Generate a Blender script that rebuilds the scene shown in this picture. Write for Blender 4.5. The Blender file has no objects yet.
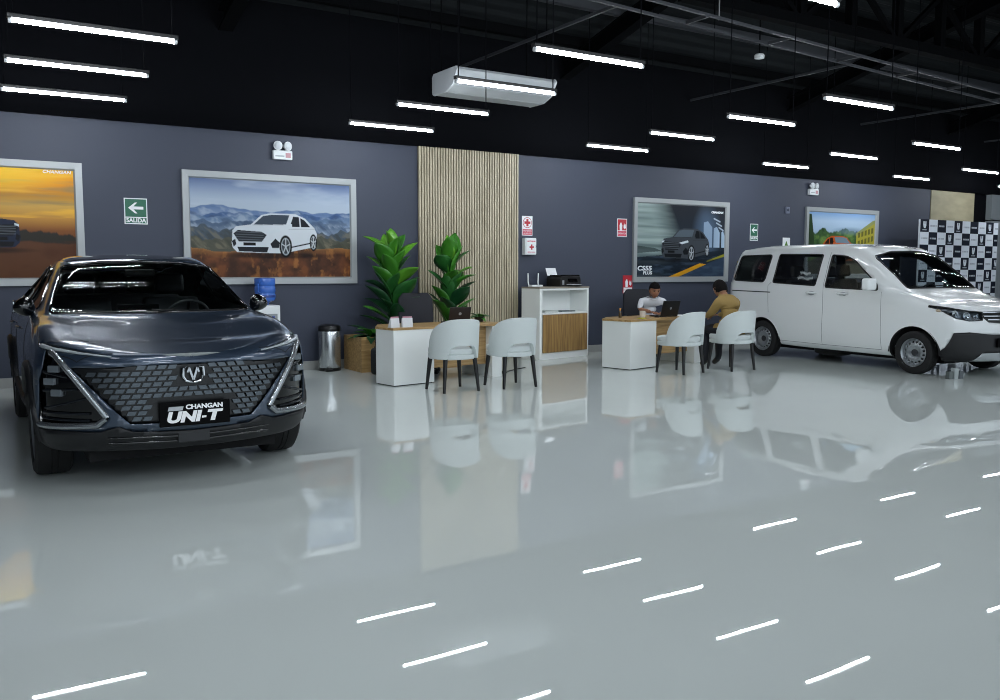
import bpy, bmesh, math, random
import numpy as np
from mathutils import Vector, Matrix, noise
from mathutils.bvhtree import BVHTree
PI = math.pi
random.seed(7)
sc = bpy.context.scene
# ------------------------------------------------------------------ camera
CAM_H = 1.41
yaw, pitch, roll, FPX = math.radians(32.235), math.radians(5.286), math.radians(0.10), 877.93
fw = Vector((math.sin(yaw)*math.cos(pitch), math.cos(yaw)*math.cos(pitch), -math.sin(pitch)))
rt = Vector((math.cos(yaw), -math.sin(yaw), 0)); up = rt.cross(fw)
r2 = rt*math.cos(roll)+up*math.sin(roll); u2 = -rt*math.sin(roll)+up*math.cos(roll)
camd = bpy.data.cameras.new('camera'); cam = bpy.data.objects.new('camera', camd); sc.collection.objects.link(cam)
cam.matrix_world = Matrix(((r2.x, u2.x, -fw.x, 0), (r2.y, u2.y, -fw.y, 0), (r2.z, u2.z, -fw.z, CAM_H), (0, 0, 0, 1)))
camd.sensor_width = 36; camd.lens = FPX/1000*36; camd.clip_end = 200; camd.clip_start = .05
sc.camera = cam
# ------------------------------------------------------------------ world and exposure
w = bpy.data.worlds.new('world'); sc.world = w; w.use_nodes = True
w.node_tree.nodes['Background'].inputs[0].default_value = (.68, .77, .85, 1)
w.node_tree.nodes['Background'].inputs[1].default_value = 1.5
sc.view_settings.view_transform = 'Standard'; sc.view_settings.look = 'None'
sc.view_settings.exposure = 0.0; sc.view_settings.gamma = 1; sc.view_settings.use_curve_mapping = False
sc.cycles.use_denoising = True; sc.cycles.filter_width = 1.0
sc.cycles.max_bounces = 8; sc.cycles.transparent_max_bounces = 12
LAMP = 132.0          # emission of the tube lamps
COL = sc.collection

# ------------------------------------------------------------------ helpers
def lin(c):
    if isinstance(c, str): c = [int(c[i:i+2], 16)/255 for i in (0, 2, 4)]
    return tuple((x/12.92 if x <= .04045 else ((x+.055)/1.055)**2.4) for x in c[:3])+(1,)
_m = {}
def mat(name, color, rough=.5, metal=0, coat=0, emit=0, spec=.5, bump=0, bscale=60, alpha=1):
    if name in _m: return _m[name]
    m = bpy.data.materials.new(name); m.use_nodes = True; nt = m.node_tree; b = nt.nodes['Principled BSDF']
    c = lin(color) if isinstance(color, str) else tuple(color)+(1,)
    b.inputs['Base Color'].default_value = c; b.inputs['Roughness'].default_value = rough
    b.inputs['Metallic'].default_value = metal; b.inputs['Coat Weight'].default_value = coat
    b.inputs['Coat Roughness'].default_value = .03; b.inputs['Specular IOR Level'].default_value = spec
    if emit: b.inputs['Emission Color'].default_value = c; b.inputs['Emission Strength'].default_value = emit
    if bump:
        tc = nt.nodes.new('ShaderNodeTexCoord'); n = nt.nodes.new('ShaderNodeTexNoise'); n.inputs['Scale'].default_value = bscale
        bp = nt.nodes.new('ShaderNodeBump'); bp.inputs['Strength'].default_value = bump; bp.inputs['Distance'].default_value = .01
        nt.links.new(tc.outputs['Object'], n.inputs['Vector']); nt.links.new(n.outputs['Fac'], bp.inputs['Height']); nt.links.new(bp.outputs[0], b.inputs['Normal'])
    _m[name] = m; return m
def noisy(name, c1, c2, scale=(1, 1, 1), nscale=5, rough=.5, detail=6, coat=0, lo=.35, hi=.65, dist=0):
    """two-tone noise material (wood grain when the scale is stretched)"""
    if name in _m: return _m[name]
    m = mat(name, c1, rough, coat=coat); nt = m.node_tree; b = nt.nodes['Principled BSDF']
    tc = nt.nodes.new('ShaderNodeTexCoord'); mp = nt.nodes.new('ShaderNodeMapping'); mp.inputs['Scale'].default_value = scale
    n = nt.nodes.new('ShaderNodeTexNoise'); n.inputs['Scale'].default_value = nscale; n.inputs['Detail'].default_value = detail; n.inputs['Distortion'].default_value = dist
    r = nt.nodes.new('ShaderNodeValToRGB'); r.color_ramp.elements[0].position = lo; r.color_ramp.elements[1].position = hi
    r.color_ramp.elements[0].color = lin(c1); r.color_ramp.elements[1].color = lin(c2)
    nt.links.new(tc.outputs['Object'], mp.inputs[0]); nt.links.new(mp.outputs[0], n.inputs['Vector'])
    nt.links.new(n.outputs['Fac'], r.inputs[0]); nt.links.new(r.outputs[0], b.inputs['Base Color'])
    return m
def glass_mat(name, tint, refl=1.45):
    if name in _m: return _m[name]
    m = bpy.data.materials.new(name); m.use_nodes = True; nt = m.node_tree; nt.nodes.clear()
    o = nt.nodes.new('ShaderNodeOutputMaterial'); mx = nt.nodes.new('ShaderNodeMixShader')
    t = nt.nodes.new('ShaderNodeBsdfTransparent'); t.inputs[0].default_value = tuple(tint)+(1,)
    g = nt.nodes.new('ShaderNodeBsdfGlossy'); g.inputs['Roughness'].default_value = .01
    f = nt.nodes.new('ShaderNodeFresnel'); f.inputs[0].default_value = refl
    nt.links.new(f.outputs[0], mx.inputs[0]); nt.links.new(t.outputs[0], mx.inputs[1]); nt.links.new(g.outputs[0], mx.inputs[2]); nt.links.new(mx.outputs[0], o.inputs[0])
    _m[name] = m; return m
def attr_mat(name, rough=.35, coat=0):
    if name in _m: return _m[name]
    m = mat(name, 'ffffff', rough, coat=coat, spec=.12); a = m.node_tree.nodes.new('ShaderNodeAttribute'); a.attribute_name = 'print'
    m.node_tree.links.new(a.outputs['Color'], m.node_tree.nodes['Principled BSDF'].inputs['Base Color']); return m

def tag(o, label, cat, group=None, kind=None):
    if label: o['label'] = label
    if cat: o['category'] = cat
    if group: o['group'] = group
    if kind: o['kind'] = kind
    return o
def thing(name, label, cat, loc=(0, 0, 0), rz=0, group=None):
    o = bpy.data.objects.new(name, None); COL.objects.link(o); o.location = loc; o.rotation_euler = (0, 0, rz)
    o.empty_display_size = .1
    return tag(o, label, cat, group)
def link(name, me, mats, parent=None, smooth=None, label=None):
    if not isinstance(mats, (list, tuple)): mats = [mats]
    for m in mats: me.materials.append(m)
    o = bpy.data.objects.new(name, me); COL.objects.link(o)
    if parent: o.parent = parent
    if smooth is not None: shade(me, smooth)
    if label: o['label'] = label
    return o
def shade(me, ang=40):
    bm = bmesh.new(); bm.from_mesh(me); a = math.radians(ang)
    for f in bm.faces: f.smooth = True
    for e in bm.edges:
        if len(e.link_faces) == 2: e.smooth = e.calc_face_angle(0) < a
    bm.to_mesh(me); bm.free()
def obj(name, bm, m, parent=None, smooth=None, label=None):
    me = bpy.data.meshes.new(name); bmesh.ops.recalc_face_normals(bm, faces=bm.faces) if smooth != 'keep' else None
    bm.to_mesh(me); bm.free()
    return link(name, me, m, parent, None if smooth == 'keep' else smooth, label)
def struct(name, bm, m, smooth=None):
    o = obj(name, bm, m, None, smooth); o['kind'] = 'structure'; return o
def B(): return bmesh.new()
def box(bm, x0, x1, y0, y1, z0, z1, bev=0, mi=0, M=None, seg=2):
    r = bmesh.ops.create_cube(bm, size=1); vs = r['verts']
    bmesh.ops.scale(bm, vec=(x1-x0, y1-y0, z1-z0), verts=vs); bmesh.ops.translate(bm, vec=((x0+x1)/2, (y0+y1)/2, (z0+z1)/2), verts=vs)
    fs = set(f for v in vs for f in v.link_faces)
    if bev:
        es = set(e for v in vs for e in v.link_edges); rr = bmesh.ops.bevel(bm, geom=list(es), offset=bev, segments=seg, affect='EDGES', profile=.5)
        fs = set(rr['faces']) | set(f for f in fs if f.is_valid); vs = list(set(v for f in fs for v in f.verts))
    for f in fs: f.material_index = mi
    if M: bmesh.ops.transform(bm, matrix=M, verts=vs)
    return bm
def prism(bm, pts, z0, z1, mi=0, M=None, bev=0):
    """polygon in xy extruded in z"""
    a = [bm.verts.new((p[0], p[1], z0)) for p in pts]; b = [bm.verts.new((p[0], p[1], z1)) for p in pts]; n = len(pts)
    fs = [bm.faces.new(a[::-1]), bm.faces.new(b)]+[bm.faces.new((a[i], a[(i+1) % n], b[(i+1) % n], b[i])) for i in range(n)]
    for f in fs: f.material_index = mi
    vs = a+b
    if bev:
        es = set(e for f in fs for e in f.edges); rr = bmesh.ops.bevel(bm, geom=list(es), offset=bev, segments=2, affect='EDGES', profile=.5)
        vs = list(set(v for f in set(rr['faces']) | set(g for g in fs if g.is_valid) for v in f.verts))
    if M: bmesh.ops.transform(bm, matrix=M, verts=vs)
    return bm
XZ = Matrix(((1, 0, 0, 0), (0, 0, 1, 0), (0, 1, 0, 0), (0, 0, 0, 1)))     # (x,y,z)->(x,z,y): polygon stands in xz
def tube(bm, pts, r, seg=8, cap=True, mi=0, closed=False):
    pts = [Vector(p) for p in pts]; n = len(pts); rs = r if isinstance(r, (list, tuple)) else [r]*n; rings = []
    for i, p in enumerate(pts):
        if closed: d = pts[(i+1) % n]-pts[i-1]
        else: d = pts[min(i+1, n-1)]-pts[max(i-1, 0)]
        d.normalize(); a = Vector((0, 0, 1)) if abs(d.z) < .9 else Vector((1, 0, 0))
        s = d.cross(a).normalized(); t = s.cross(d)
        rings.append([bm.verts.new(p+(s*math.cos(2*PI*k/seg)+t*math.sin(2*PI*k/seg))*rs[i]) for k in range(seg)])
    m = n if closed else n-1
    for i in range(m):
        A, C = rings[i], rings[(i+1) % n]
        for k in range(seg): bm.faces.new((A[k], A[(k+1) % seg], C[(k+1) % seg], C[k])).material_index = mi
    if cap and not closed:
        bm.faces.new(rings[0][::-1]).material_index = mi; bm.faces.new(rings[-1]).material_index = mi
    return bm
def lathe(bm, prof, seg=24, M=None, mi=0, cap=True):
    """profile [(r,z)] about z"""
    rings = []
    for r, z in prof:
        rings.append([bm.verts.new((r*math.cos(2*PI*k/seg), r*math.sin(2*PI*k/seg), z)) for k in range(seg)])
    for i in range(len(prof)-1):
        for k in range(seg): bm.faces.new((rings[i][k], rings[i][(k+1) % seg], rings[i+1][(k+1) % seg], rings[i+1][k])).material_index = mi
    if cap:
        for rg in (rings[0], rings[-1]): bm.faces.new(rg).material_index = mi
    if M: bmesh.ops.transform(bm, matrix=M, verts=[v for rg in rings for v in rg])
    return bm
def text_mesh(s, size, depth=.001, shear=0, bold=0, align='CENTER', spacing=1):
    cu = bpy.data.curves.new('t', 'FONT'); cu.body = s; cu.size = size; cu.extrude = depth; cu.shear = shear; cu.offset = bold
    cu.align_x = align; cu.align_y = 'CENTER'; cu.space_character = spacing; cu.resolution_u = 4
    o = bpy.data.objects.new('t', cu); COL.objects.link(o); dg = bpy.context.evaluated_depsgraph_get()
    me = bpy.data.meshes.new_from_object(o.evaluated_get(dg)); bpy.data.objects.remove(o); bpy.data.curves.remove(cu); me.materials.clear()
    return me
def lettering(lines, m, parent, M, name='lettering', label=None):
    """lines: (text, x, y, size, shear, bold[, sx]); stands in a plane mapped by M (x right, y up, z out)"""
    bm = B()
    for L in lines:
        t, x, y, s = L[:4]; sh = L[4] if len(L) > 4 else 0; bo = L[5] if len(L) > 5 else 0; sx = L[6] if len(L) > 6 else 1
        me = text_mesh(t, s, .0012, sh, bo); b2 = B(); b2.from_mesh(me); bpy.data.meshes.remove(me)
        bmesh.ops.transform(b2, matrix=M @ Matrix.Translation((x, y, 0)) @ Matrix.Diagonal((sx, 1, 1, 1)), verts=b2.verts)
        tmp = bpy.data.meshes.new('x'); b2.to_mesh(tmp); b2.free(); bm.from_mesh(tmp); bpy.data.meshes.remove(tmp)
    return obj(name, bm, m, parent, None, label)
def wallM(x, y, z):      # x right, y up, z out of the back wall toward -Y
    return Matrix(((1, 0, 0, x), (0, 0, -1, y), (0, 1, 0, z), (0, 0, 0, 1)))
def copy_tree(o, parent=None):
    c = o.copy(); COL.objects.link(c)
    if parent: c.parent = parent
    for ch in list(o.children): copy_tree(ch, c)
    return c
def scaleM(x, y, z): return Matrix.Diagonal((x, y, z, 1))
T = Matrix.Translation
def R(a, ax): return Matrix.Rotation(a, 4, ax)

# ------------------------------------------------------------------ common materials
white_lam = mat('white_laminate', 'e9ecea', .35)
oak = noisy('oak', '80613a', 'a98752', (14, 14, .8), 2.2, .45, dist=.6)
oak_h = noisy('oak_horizontal', '967649', 'bd9c6a', (1.2, 14, 14), 2.0, .4, dist=.5)
pale_oak = noisy('pale_oak', 'b3a88c', 'c9bfa4', (6, 6, .6), 3, .5)
black_metal = mat('black_metal', '0c0c0e', .4); black_plastic = mat('black_plastic', '0a0a0b', .35)
dark_rubber = mat('tyre_rubber', '0e0e0f', .75); chrome = mat('chrome', 'c8ccd0', .12, 1)
satin = mat('satin_silver', 'a9acb0', .35, .6); steel = mat('brushed_steel', 'c2c6c8', .24, .9)
white_pl = mat('white_plastic', 'dfe3e4', .4); red = mat('sign_red', 'b3172a', .45); print_white = mat('print_white', 'e6e8ea', .5)
frame_grey = mat('frame_silver', '999d9e', .4, .2)

# ------------------------------------------------------------------ the room
YW = 11.754
def floor_mat():
    m = mat('epoxy_floor', '8e9894', .008, coat=0, spec=.5); nt = m.node_tree; b = nt.nodes['Principled BSDF']
    tc = nt.nodes.new('ShaderNodeTexCoord')
    n = nt.nodes.new('ShaderNodeTexNoise'); n.inputs['Scale'].default_value = .35; n.inputs['Detail'].default_value = 3
    r = nt.nodes.new('ShaderNodeValToRGB'); r.color_ramp.elements[0].position = .3; r.color_ramp.elements[1].position = .7
    r.color_ramp.elements[0].color = lin('cbd2cf'); r.color_ramp.elements[1].color = lin('d1d8d5')
    n2 = nt.nodes.new('ShaderNodeTexNoise'); n2.inputs['Scale'].default_value = 1.4; n2.inputs['Detail'].default_value = 1
    bp = nt.nodes.new('ShaderNodeBump'); bp.inputs['Strength'].default_value = .10; bp.inputs['Distance'].default_value = .008
    for q in (n, n2): nt.links.new(tc.outputs['Object'], q.inputs['Vector'])
    nt.links.new(n.outputs['Fac'], r.inputs[0]); nt.links.new(r.outputs[0], b.inputs['Base Color'])
    nt.links.new(n2.outputs['Fac'], bp.inputs['Height']); nt.links.new(bp.outputs[0], b.inputs['Normal'])
    return m
struct('floor', box(B(), -7, 27, -9, YW+.3, -.1, 0), floor_mat())
wall_paint = mat('wall_paint_slate', '343a4a', .6, bump=.05, bscale=30)
black_paint = mat('black_paint', '07080c', .9, spec=.08)
struct('wall_back', box(B(), -7, 18.87, YW, YW+.2, 0, 3.3), wall_paint)
struct('wall_back_upper', box(B(), -7, 27, YW-.05, YW+.2, 3.2, 6.9), black_paint)
struct('wall_back_recess', box(B(), 18.87, 27, YW+.1, YW+.25, 0, 3.3), black_paint)
struct('wall_left', box(B(), -7.2, -7, -9, YW+.2, 0, 7.2), wall_paint)
struct('wall_right', box(B(), 27, 27.2, -9, YW+.2, 0, 7.2), wall_paint)
base_m = mat('grey_skirting_tile', '9b9c99', .35)
struct('baseboard_back', box(B(), -7, 18.8, YW-.015, YW, 0, .12), base_m)
o = tag(struct('trim_1', box(B(), 18.87, 20.6, YW-.02, YW+.1, 0, 3.19), noisy('plywood', '8b846c', '9b9379', (1.5, 1, 4), 1.5, .6)), 'plain pale plywood panel on the wall above the checked backdrop', None)
bm = B(); box(bm, 21.32, 24.5, YW-.04, YW+.1, 0, 2.58); box(bm, 21.32, 24.5, YW-.04, YW+.1, 2.61, 3.31)
struct('trim_2', bm, mat('grey_cladding', '7f8588', .5))
# ceiling: corrugated sheet rising toward the room's middle
SL = .26
def zc(y): return 4.85+(YW-y)*SL
bm = B(); nx = 34*5
ys = [YW-.05, -9]
prev = None
for i in range(nx*2+1):
    y = YW-.05-(YW+9)*i/(nx*2); h = zc(y)+(.04 if i % 4 < 2 else 0)
    a = bm.verts.new((-7, y, h)); c = bm.verts.new((27, y, h))
    if prev: bm.faces.new((prev[0], prev[1], c, a))
    prev = (a, c)
ext = bmesh.ops.extrude_face_region(bm, geom=bm.faces[:]); bmesh.ops.translate(bm, vec=(0, 0, .05), verts=[v for v in ext['geom'] if isinstance(v, bmesh.types.BMVert)])
struct('ceiling', bm, mat('roof_sheet_dark', '1d2022', .7, 0, spec=.1))
beam_m = mat('black_steel', '08090b', .8, spec=.05); rail_m = mat('dim_grey_steel', '3c3e42', .5, spec=.3)
# purlins along x, rafters along y: one object each
for k in range(13):
    y = 11.2-k*.95; z = zc(y)-.012
    bm = B(); box(bm, -7, 27, y-.03, y+.03, z-.14, z); box(bm, -7, 27, y-.03, y+.05, z-.145, z-.135)
    struct('trim_%d' % (3+k), bm, rail_m if k % 3 == 1 else beam_m)
for k, x in enumerate((-2.2, 3.2, 8.6, 14.0, 19.4, 24.8)):
    bm = B(); L = YW-.1+9; ang = -math.atan(SL); c = math.cos(ang)
    # rafter as an I beam following the roof slope
    for (a0, a1, z0, z1) in ((-.09, .09, -.42, -.40), (-.012, .012, -.40, -.18), (-.09, .09, -.18, -.16)):
        vs = []
        for y in (YW-.06, -9):
            zz = zc(y)
            vs.append([bm.verts.new((x+px_, y, zz+pz)) for px_, pz in ((a0, z0), (a1, z0), (a1, z1), (a0, z1))])
        bm.faces.new(vs[0]); bm.faces.new(vs[1][::-1])
        for q in range(4): bm.faces.new((vs[0][q], vs[0][(q+1) % 4], vs[1][(q+1) % 4], vs[1][q]))
    struct('trim_%d' % (20+k), bm, beam_m)
# the big open-web truss upper right (a frame across the hall)
def bar(bm, a, b, wd, dp=None):
    a, b = Vector(a), Vector(b); d = (b-a); L = d.length; d.normalize(); dp = dp or wd
    s = d.cross(Vector((0, 1, 0)) if abs(d.y) < .9 else Vector((1, 0, 0))).normalized(); t = s.cross(d)
    M = Matrix(((s.x, t.x, d.x, a.x), (s.y, t.y, d.y, a.y), (s.z, t.z, d.z, a.z), (0, 0, 0, 1)))
    box(bm, -wd/2, wd/2, -dp/2, dp/2, 0, L, M=M)
def truss(x0, x1, y, z0, z1, n, i, skew=0):
    bm = B(); yy = lambda x: y+skew*(x-x0)
    bar(bm, (x0, yy(x0), z0), (x1, yy(x1), z0), .14, .16); bar(bm, (x0, yy(x0), z1), (x1, yy(x1), z1), .14, .16)
    for k in range(n):
        a = x0+(x1-x0)*k/n; b = x0+(x1-x0)*(k+1)/n
        bar(bm, (a, yy(a), z0), (a, yy(a), z1), .12)
        if k % 2: bar(bm, (a, yy(a), z1), (b, yy(b), z0), .07)
        else: bar(bm, (a, yy(a), z0), (b, yy(b), z1), .07)
    struct('trim_%d' % i, bm, beam_m)
truss(7.9, 26.5, 8.3, 4.8, 5.66, 17, 30)
truss(9.5, 26.5, 6.2, 5.3, 6.2, 14, 31)

# ------------------------------------------------------------------ suspended rail frame and cable ladder
def ladder():
    root = thing('cable_ladder', 'long grey metal cable ladder running under the dark ceiling to the right', 'cable ladder', (0, 0, 0))
    a0, a1 = Vector((4.0, 7.41, 4.4)), Vector((25, 9.24, 4.4)); b0, b1 = Vector((4.0, 7.80, 4.4)), Vector((25, 9.62, 4.4))
    for p, q in ((a0, a1), (b0, b1)):
        bm = B(); bar(bm, p, q, .03, .04); obj('side_rail', bm, rail_m, root)
    for k in range(13):
        f = (k+.35)/13; bm = B(); bar(bm, a0.lerp(a1, f), b0.lerp(b1, f), .04, .03); obj('rung', bm, rail_m, root)
    for k in range(7):
        f = (k+.3)/7
        bm = B(); p = a0.lerp(a1, f); tube(bm, [p, (p.x, p.y, zc(p.y)+.01)], .008, 6)
        obj('hanger_rod', bm, beam_m, root)
    for k, f in enumerate((.125, .35, .58, .8)):
        p = b0.lerp(b1, f); bm = B(); bar(bm, p, (p.x+.02, YW-.06, 4.4), .035, .035); obj('cross_rail', bm, rail_m, root)
ladder()
# smoke detector on a drop rod
sd = thing('smoke_detector', 'small round white smoke detector under the dark roof', 'smoke detector', (10.2, 9.1, 4.46))
bm = B(); lathe(bm, [(.03, 0), (.07, .01), (.075, .05), (.06, .07)], 20); obj('housing', bm, white_pl, sd, 40)
bm = B(); tube(bm, [(0, 0, .06), (0, 0, zc(9.1)-4.46+.01)], .01); obj('drop_pipe', bm, beam_m, sd)
dr = thing('drop_cable', 'thin pale cable hanging from the ceiling at the top edge', 'cable', (8.23, 8.0, 4.47))
bm = B(); tube(bm, [(0, 0, 0), (0, 0, .05), (0, 0, zc(8.0)-4.47+.01)], [.012, .008, .008]); obj('cord', bm, mat('pale_cord', '8f9092', .5), dr)

# ------------------------------------------------------------------ tube lamps
tube_m = mat('lamp_tube', (.82, .90, 1.0), .4, emit=LAMP); tube_m.node_tree.nodes['Principled BSDF'].inputs['Emission Color'].default_value = (.88, .94, 1, 1)
HL = 3.21
def make_lamp(double, top):
    r = thing('tube_lamp', 'x', 'lamp')
    for dy in ((-.075, .075) if double else (0,)):
        bm = B(); tube(bm, [(-.57, dy, .0), (.57, dy, .0)], .013, 10); obj('tube', bm, tube_m, r, 40)
        for s in (-1, 1): obj('end_cap', tube(B(), [(s*.57, dy, 0), (s*.592, dy, 0)], .019, 10), white_pl, r, 40)
    w_ = .085 if double else .025
    bm = B(); box(bm, -.6, .6, -w_, w_, .018, .05, .004); obj('batten', bm, black_plastic, r)
    for s in (-1, 1): obj('hanger_rod', tube(B(), [(s*.56, 0, .045), (s*.56, 0, top)], .006, 6), black_paint, r)
    return r
vis = {  # row -> list of (x, y)
 'A': [(1.16, 10.36), (4.94, 10.43), (8.63, 10.38), (12.55, 10.53), (16.28, 10.56), (20.05, 10.58)],
 'B': [(1.12, 8.93), (4.89, 8.96), (8.60, 8.98), (12.41, 9.06), (16.23, 9.16), (20.0, 9.2)],
 'C': [(1.07, 7.49), (4.84, 7.55), (8.53, 7.54), (12.43, 7.68), (16.2, 7.75)],
 'D': [(1.03, 6.10), (4.78, 6.13), (8.54, 6.19), (12.35, 6.25)],
 'E': [(1.0, 4.05), (4.66, 4.01), (8.45, 4.0), (12.2, 4.1)],
 'F': [(-2.7, 2.6), (1.0, 2.6), (4.7, 2.6), (8.4, 2.6)],
 'G': [(-2.7, .9), (1.0, .9), (4.7, .9)],
}
ORD = ['first', 'second', 'third', 'fourth', 'fifth', 'sixth']
ROWN = {'A': 'the row nearest the wall', 'B': 'the second row from the wall', 'C': 'the third row from the wall', 'D': 'the fourth row from the wall'}
protos = {}
for row, L in vis.items():
    for i, (x, y) in enumerate(L):
        dbl = False; top = zc(y)-HL+.01; key = (row,)
        if key not in protos: protos[key] = o = make_lamp(dbl, top)
        else: o = copy_tree(protos[key])
        o.location = (x, y, HL)
        if row in ROWN: o['label'] = 'lit tube lamp, %s from the left in %s' % (ORD[i], ROWN[row])
        elif row == 'E' and i == 1: o['label'] = 'lit tube lamp hanging, cut by the top edge of the photo right of centre'
        else: o['label'] = 'lit tube lamp hanging over the front of the hall, outside the picture'
        o['group'] = 'tube lamps hanging from the ceiling'

# ------------------------------------------------------------------ ceiling air conditioner
ac = thing('air_conditioner', 'white ceiling air conditioner hanging behind a tube lamp', 'air conditioner', (5.56, 9.85, 3.68))
prof = [(.02, .20), (0, .235), (.03, .27), (.62, .27), (.66, .23), (.66, .03), (.62, 0), (.30, .0), (.12, .06)]   # (depth, z)
bm = B(); M = Matrix(((0, 0, 1, 0), (1, 0, 0, 0), (0, 1, 0, 0), (0, 0, 0, 1)))
prism(bm, prof, .03, 1.52, M=M); obj('body', bm, mat('ac_body', 'b4b8bb', .45), ac)
for a, b in ((0, .03), (1.52, 1.55)):
    bm = B(); prism(bm, [(p[0]*1.02-.01, p[1]*1.04-.006) for p in prof], a, b, M=M, bev=.004); obj('side_cover', bm, mat('ac_cover', 'c9cdd0', .4), ac)
for k in range(3): obj('outlet_louvre', box(B(), .1, 1.45, .035+k*.03, .05+k*.03, .13-k*.03, .138-k*.03), mat('ac_louvre', '9ea3a8', .5), ac)
bm = B(); box(bm, .08, 1.47, .33, .6, -.004, .0); obj('intake_grille', bm, mat('ac_grille', 'b4b9bd', .5), ac)
for x in (.1, 1.45):
    for y in (.1, .58): obj('hanger_rod', tube(B(), [(x, y, .25), (x, y, zc(9.85+y)-3.68+.01)], .008, 6), beam_m, ac)

# ------------------------------------------------------------------ printed pictures: colours of the print are computed on a fine grid
class Canvas:
    def __init__(s, W, H, nx, ny):
        s.W, s.H, s.nx, s.ny = W, H, nx, ny
        s.X, s.Y = np.meshgrid((np.arange(nx)+.5)/nx, (np.arange(ny)+.5)/ny)     # 0..1, y up
        s.C = np.zeros((ny, nx, 3)); s.asp = W/H
    def blend(s, m, c, a=1.0):
        m = np.clip(m, 0, 1)[..., None]*a; c = np.array(lin(c)[:3]) if isinstance(c, str) else np.asarray(c)
        s.C = s.C*(1-m)+c*m
    def vgrad(s, stops, mask=None):
        ys = [p[0] for p in stops]; cs = np.array([lin(p[1])[:3] for p in stops])
        g = np.stack([np.interp(s.Y, ys, cs[:, k]) for k in range(3)], -1)
        if mask is None: s.C = g
        else: s.blend(mask, g)
    def poly(s, pts, c, a=1.0):
        X, Y = s.X, s.Y; ins = np.zeros(X.shape)
        ss = [(-.25, -.25), (.25, -.25), (-.25, .25), (.25, .25)]
        for dx, dy in ss:
            x = X+dx/s.nx; y = Y+dy/s.ny; k = np.zeros(X.shape, bool); n = len(pts)
            for i in range(n):
                x0, y0 = pts[i]; x1, y1 = pts[(i+1) % n]
                if y0 == y1: continue
                c_ = ((y0 > y) != (y1 > y)) & (x < (x1-x0)*(y-y0)/(y1-y0)+x0); k ^= c_
            ins += k/4
        s.blend(ins, c, a)
    def ell(s, cx, cy, rx, ry, c, a=1.0, soft=.12):
        d = np.sqrt(((s.X-cx)/rx)**2+((s.Y-cy)/ry)**2); s.blend((1-d)/soft+.5, c, a)
    def line(s, pts, wd, c, a=1.0):
        """width in picture heights"""
        for (x0, y0), (x1, y1) in zip(pts[:-1], pts[1:]):
            ax, ay = (s.X-x0)*s.asp, s.Y-y0; bx, by = (x1-x0)*s.asp, y1-y0; t = np.clip((ax*bx+ay*by)/(bx*bx+by*by+1e-9), 0, 1)
            d = np.hypot(ax-t*bx, ay-t*by); s.blend((wd/2-d)*s.ny+.5, c, a)
def fbm(x, sd=0, o=4):
    v = 0*x; rs = np.random.RandomState(sd)
    for k in range(o): v = v+np.sin(x*(2.1**k)*6+rs.rand()*9)*np.sin(x*(1.7**k)*4.1+rs.rand()*9)/(1.8**k)
    return v
def noise2(X, Y, sx, sy, sd=0):
    rs = np.random.RandomState(sd); v = 0
    for k in range(4):
        gx, gy = max(2, int(sx*2**k)), max(2, int(sy*2**k)); g = rs.rand(gy+2, gx+2)
        x = X*gx; y = Y*gy; i = np.floor(x).astype(int); j = np.floor(y).astype(int); fx = x-i; fy = y-j; i = i % gx; j = j % gy; fx = fx*fx*(3-2*fx); fy = fy*fy*(3-2*fy)
        v = v+((g[j, i]*(1-fx)+g[j, i+1]*fx)*(1-fy)+(g[j+1, i]*(1-fx)+g[j+1, i+1]*fx)*fy)*.5**k
    return v/1.875
def print_mesh(name, cv, parent, M, rough=.3):
    nx, ny = cv.nx, cv.ny; me = bpy.data.meshes.new(name)
    gx, gy = np.meshgrid(np.linspace(0, cv.W, nx+1), np.linspace(0, cv.H, ny+1))
    co = np.stack([gx.ravel(), gy.ravel(), 0*gx.ravel()], 1); i = np.arange(nx*ny); r = i//nx; c = i % nx; a = r*(nx+1)+c
    fc = np.stack([a, a+1, a+nx+2, a+nx+1], 1)
    co = np.array([list(M @ Vector(p)) for p in co]) if nx*ny < 1000 else co @ np.array(M.to_3x3()).T+np.array(M.translation)
    me.from_pydata(co.tolist(), [], fc.tolist())
    at = me.color_attributes.new('print', 'FLOAT_COLOR', 'CORNER')
    col = np.concatenate([cv.C.reshape(-1, 3), np.ones((nx*ny, 1))], 1); at.data.foreach_set('color', np.repeat(col, 4, axis=0).astype('f').ravel())
    return link(name, me, attr_mat('printed_picture_%.1f' % rough, rough), parent)
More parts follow.
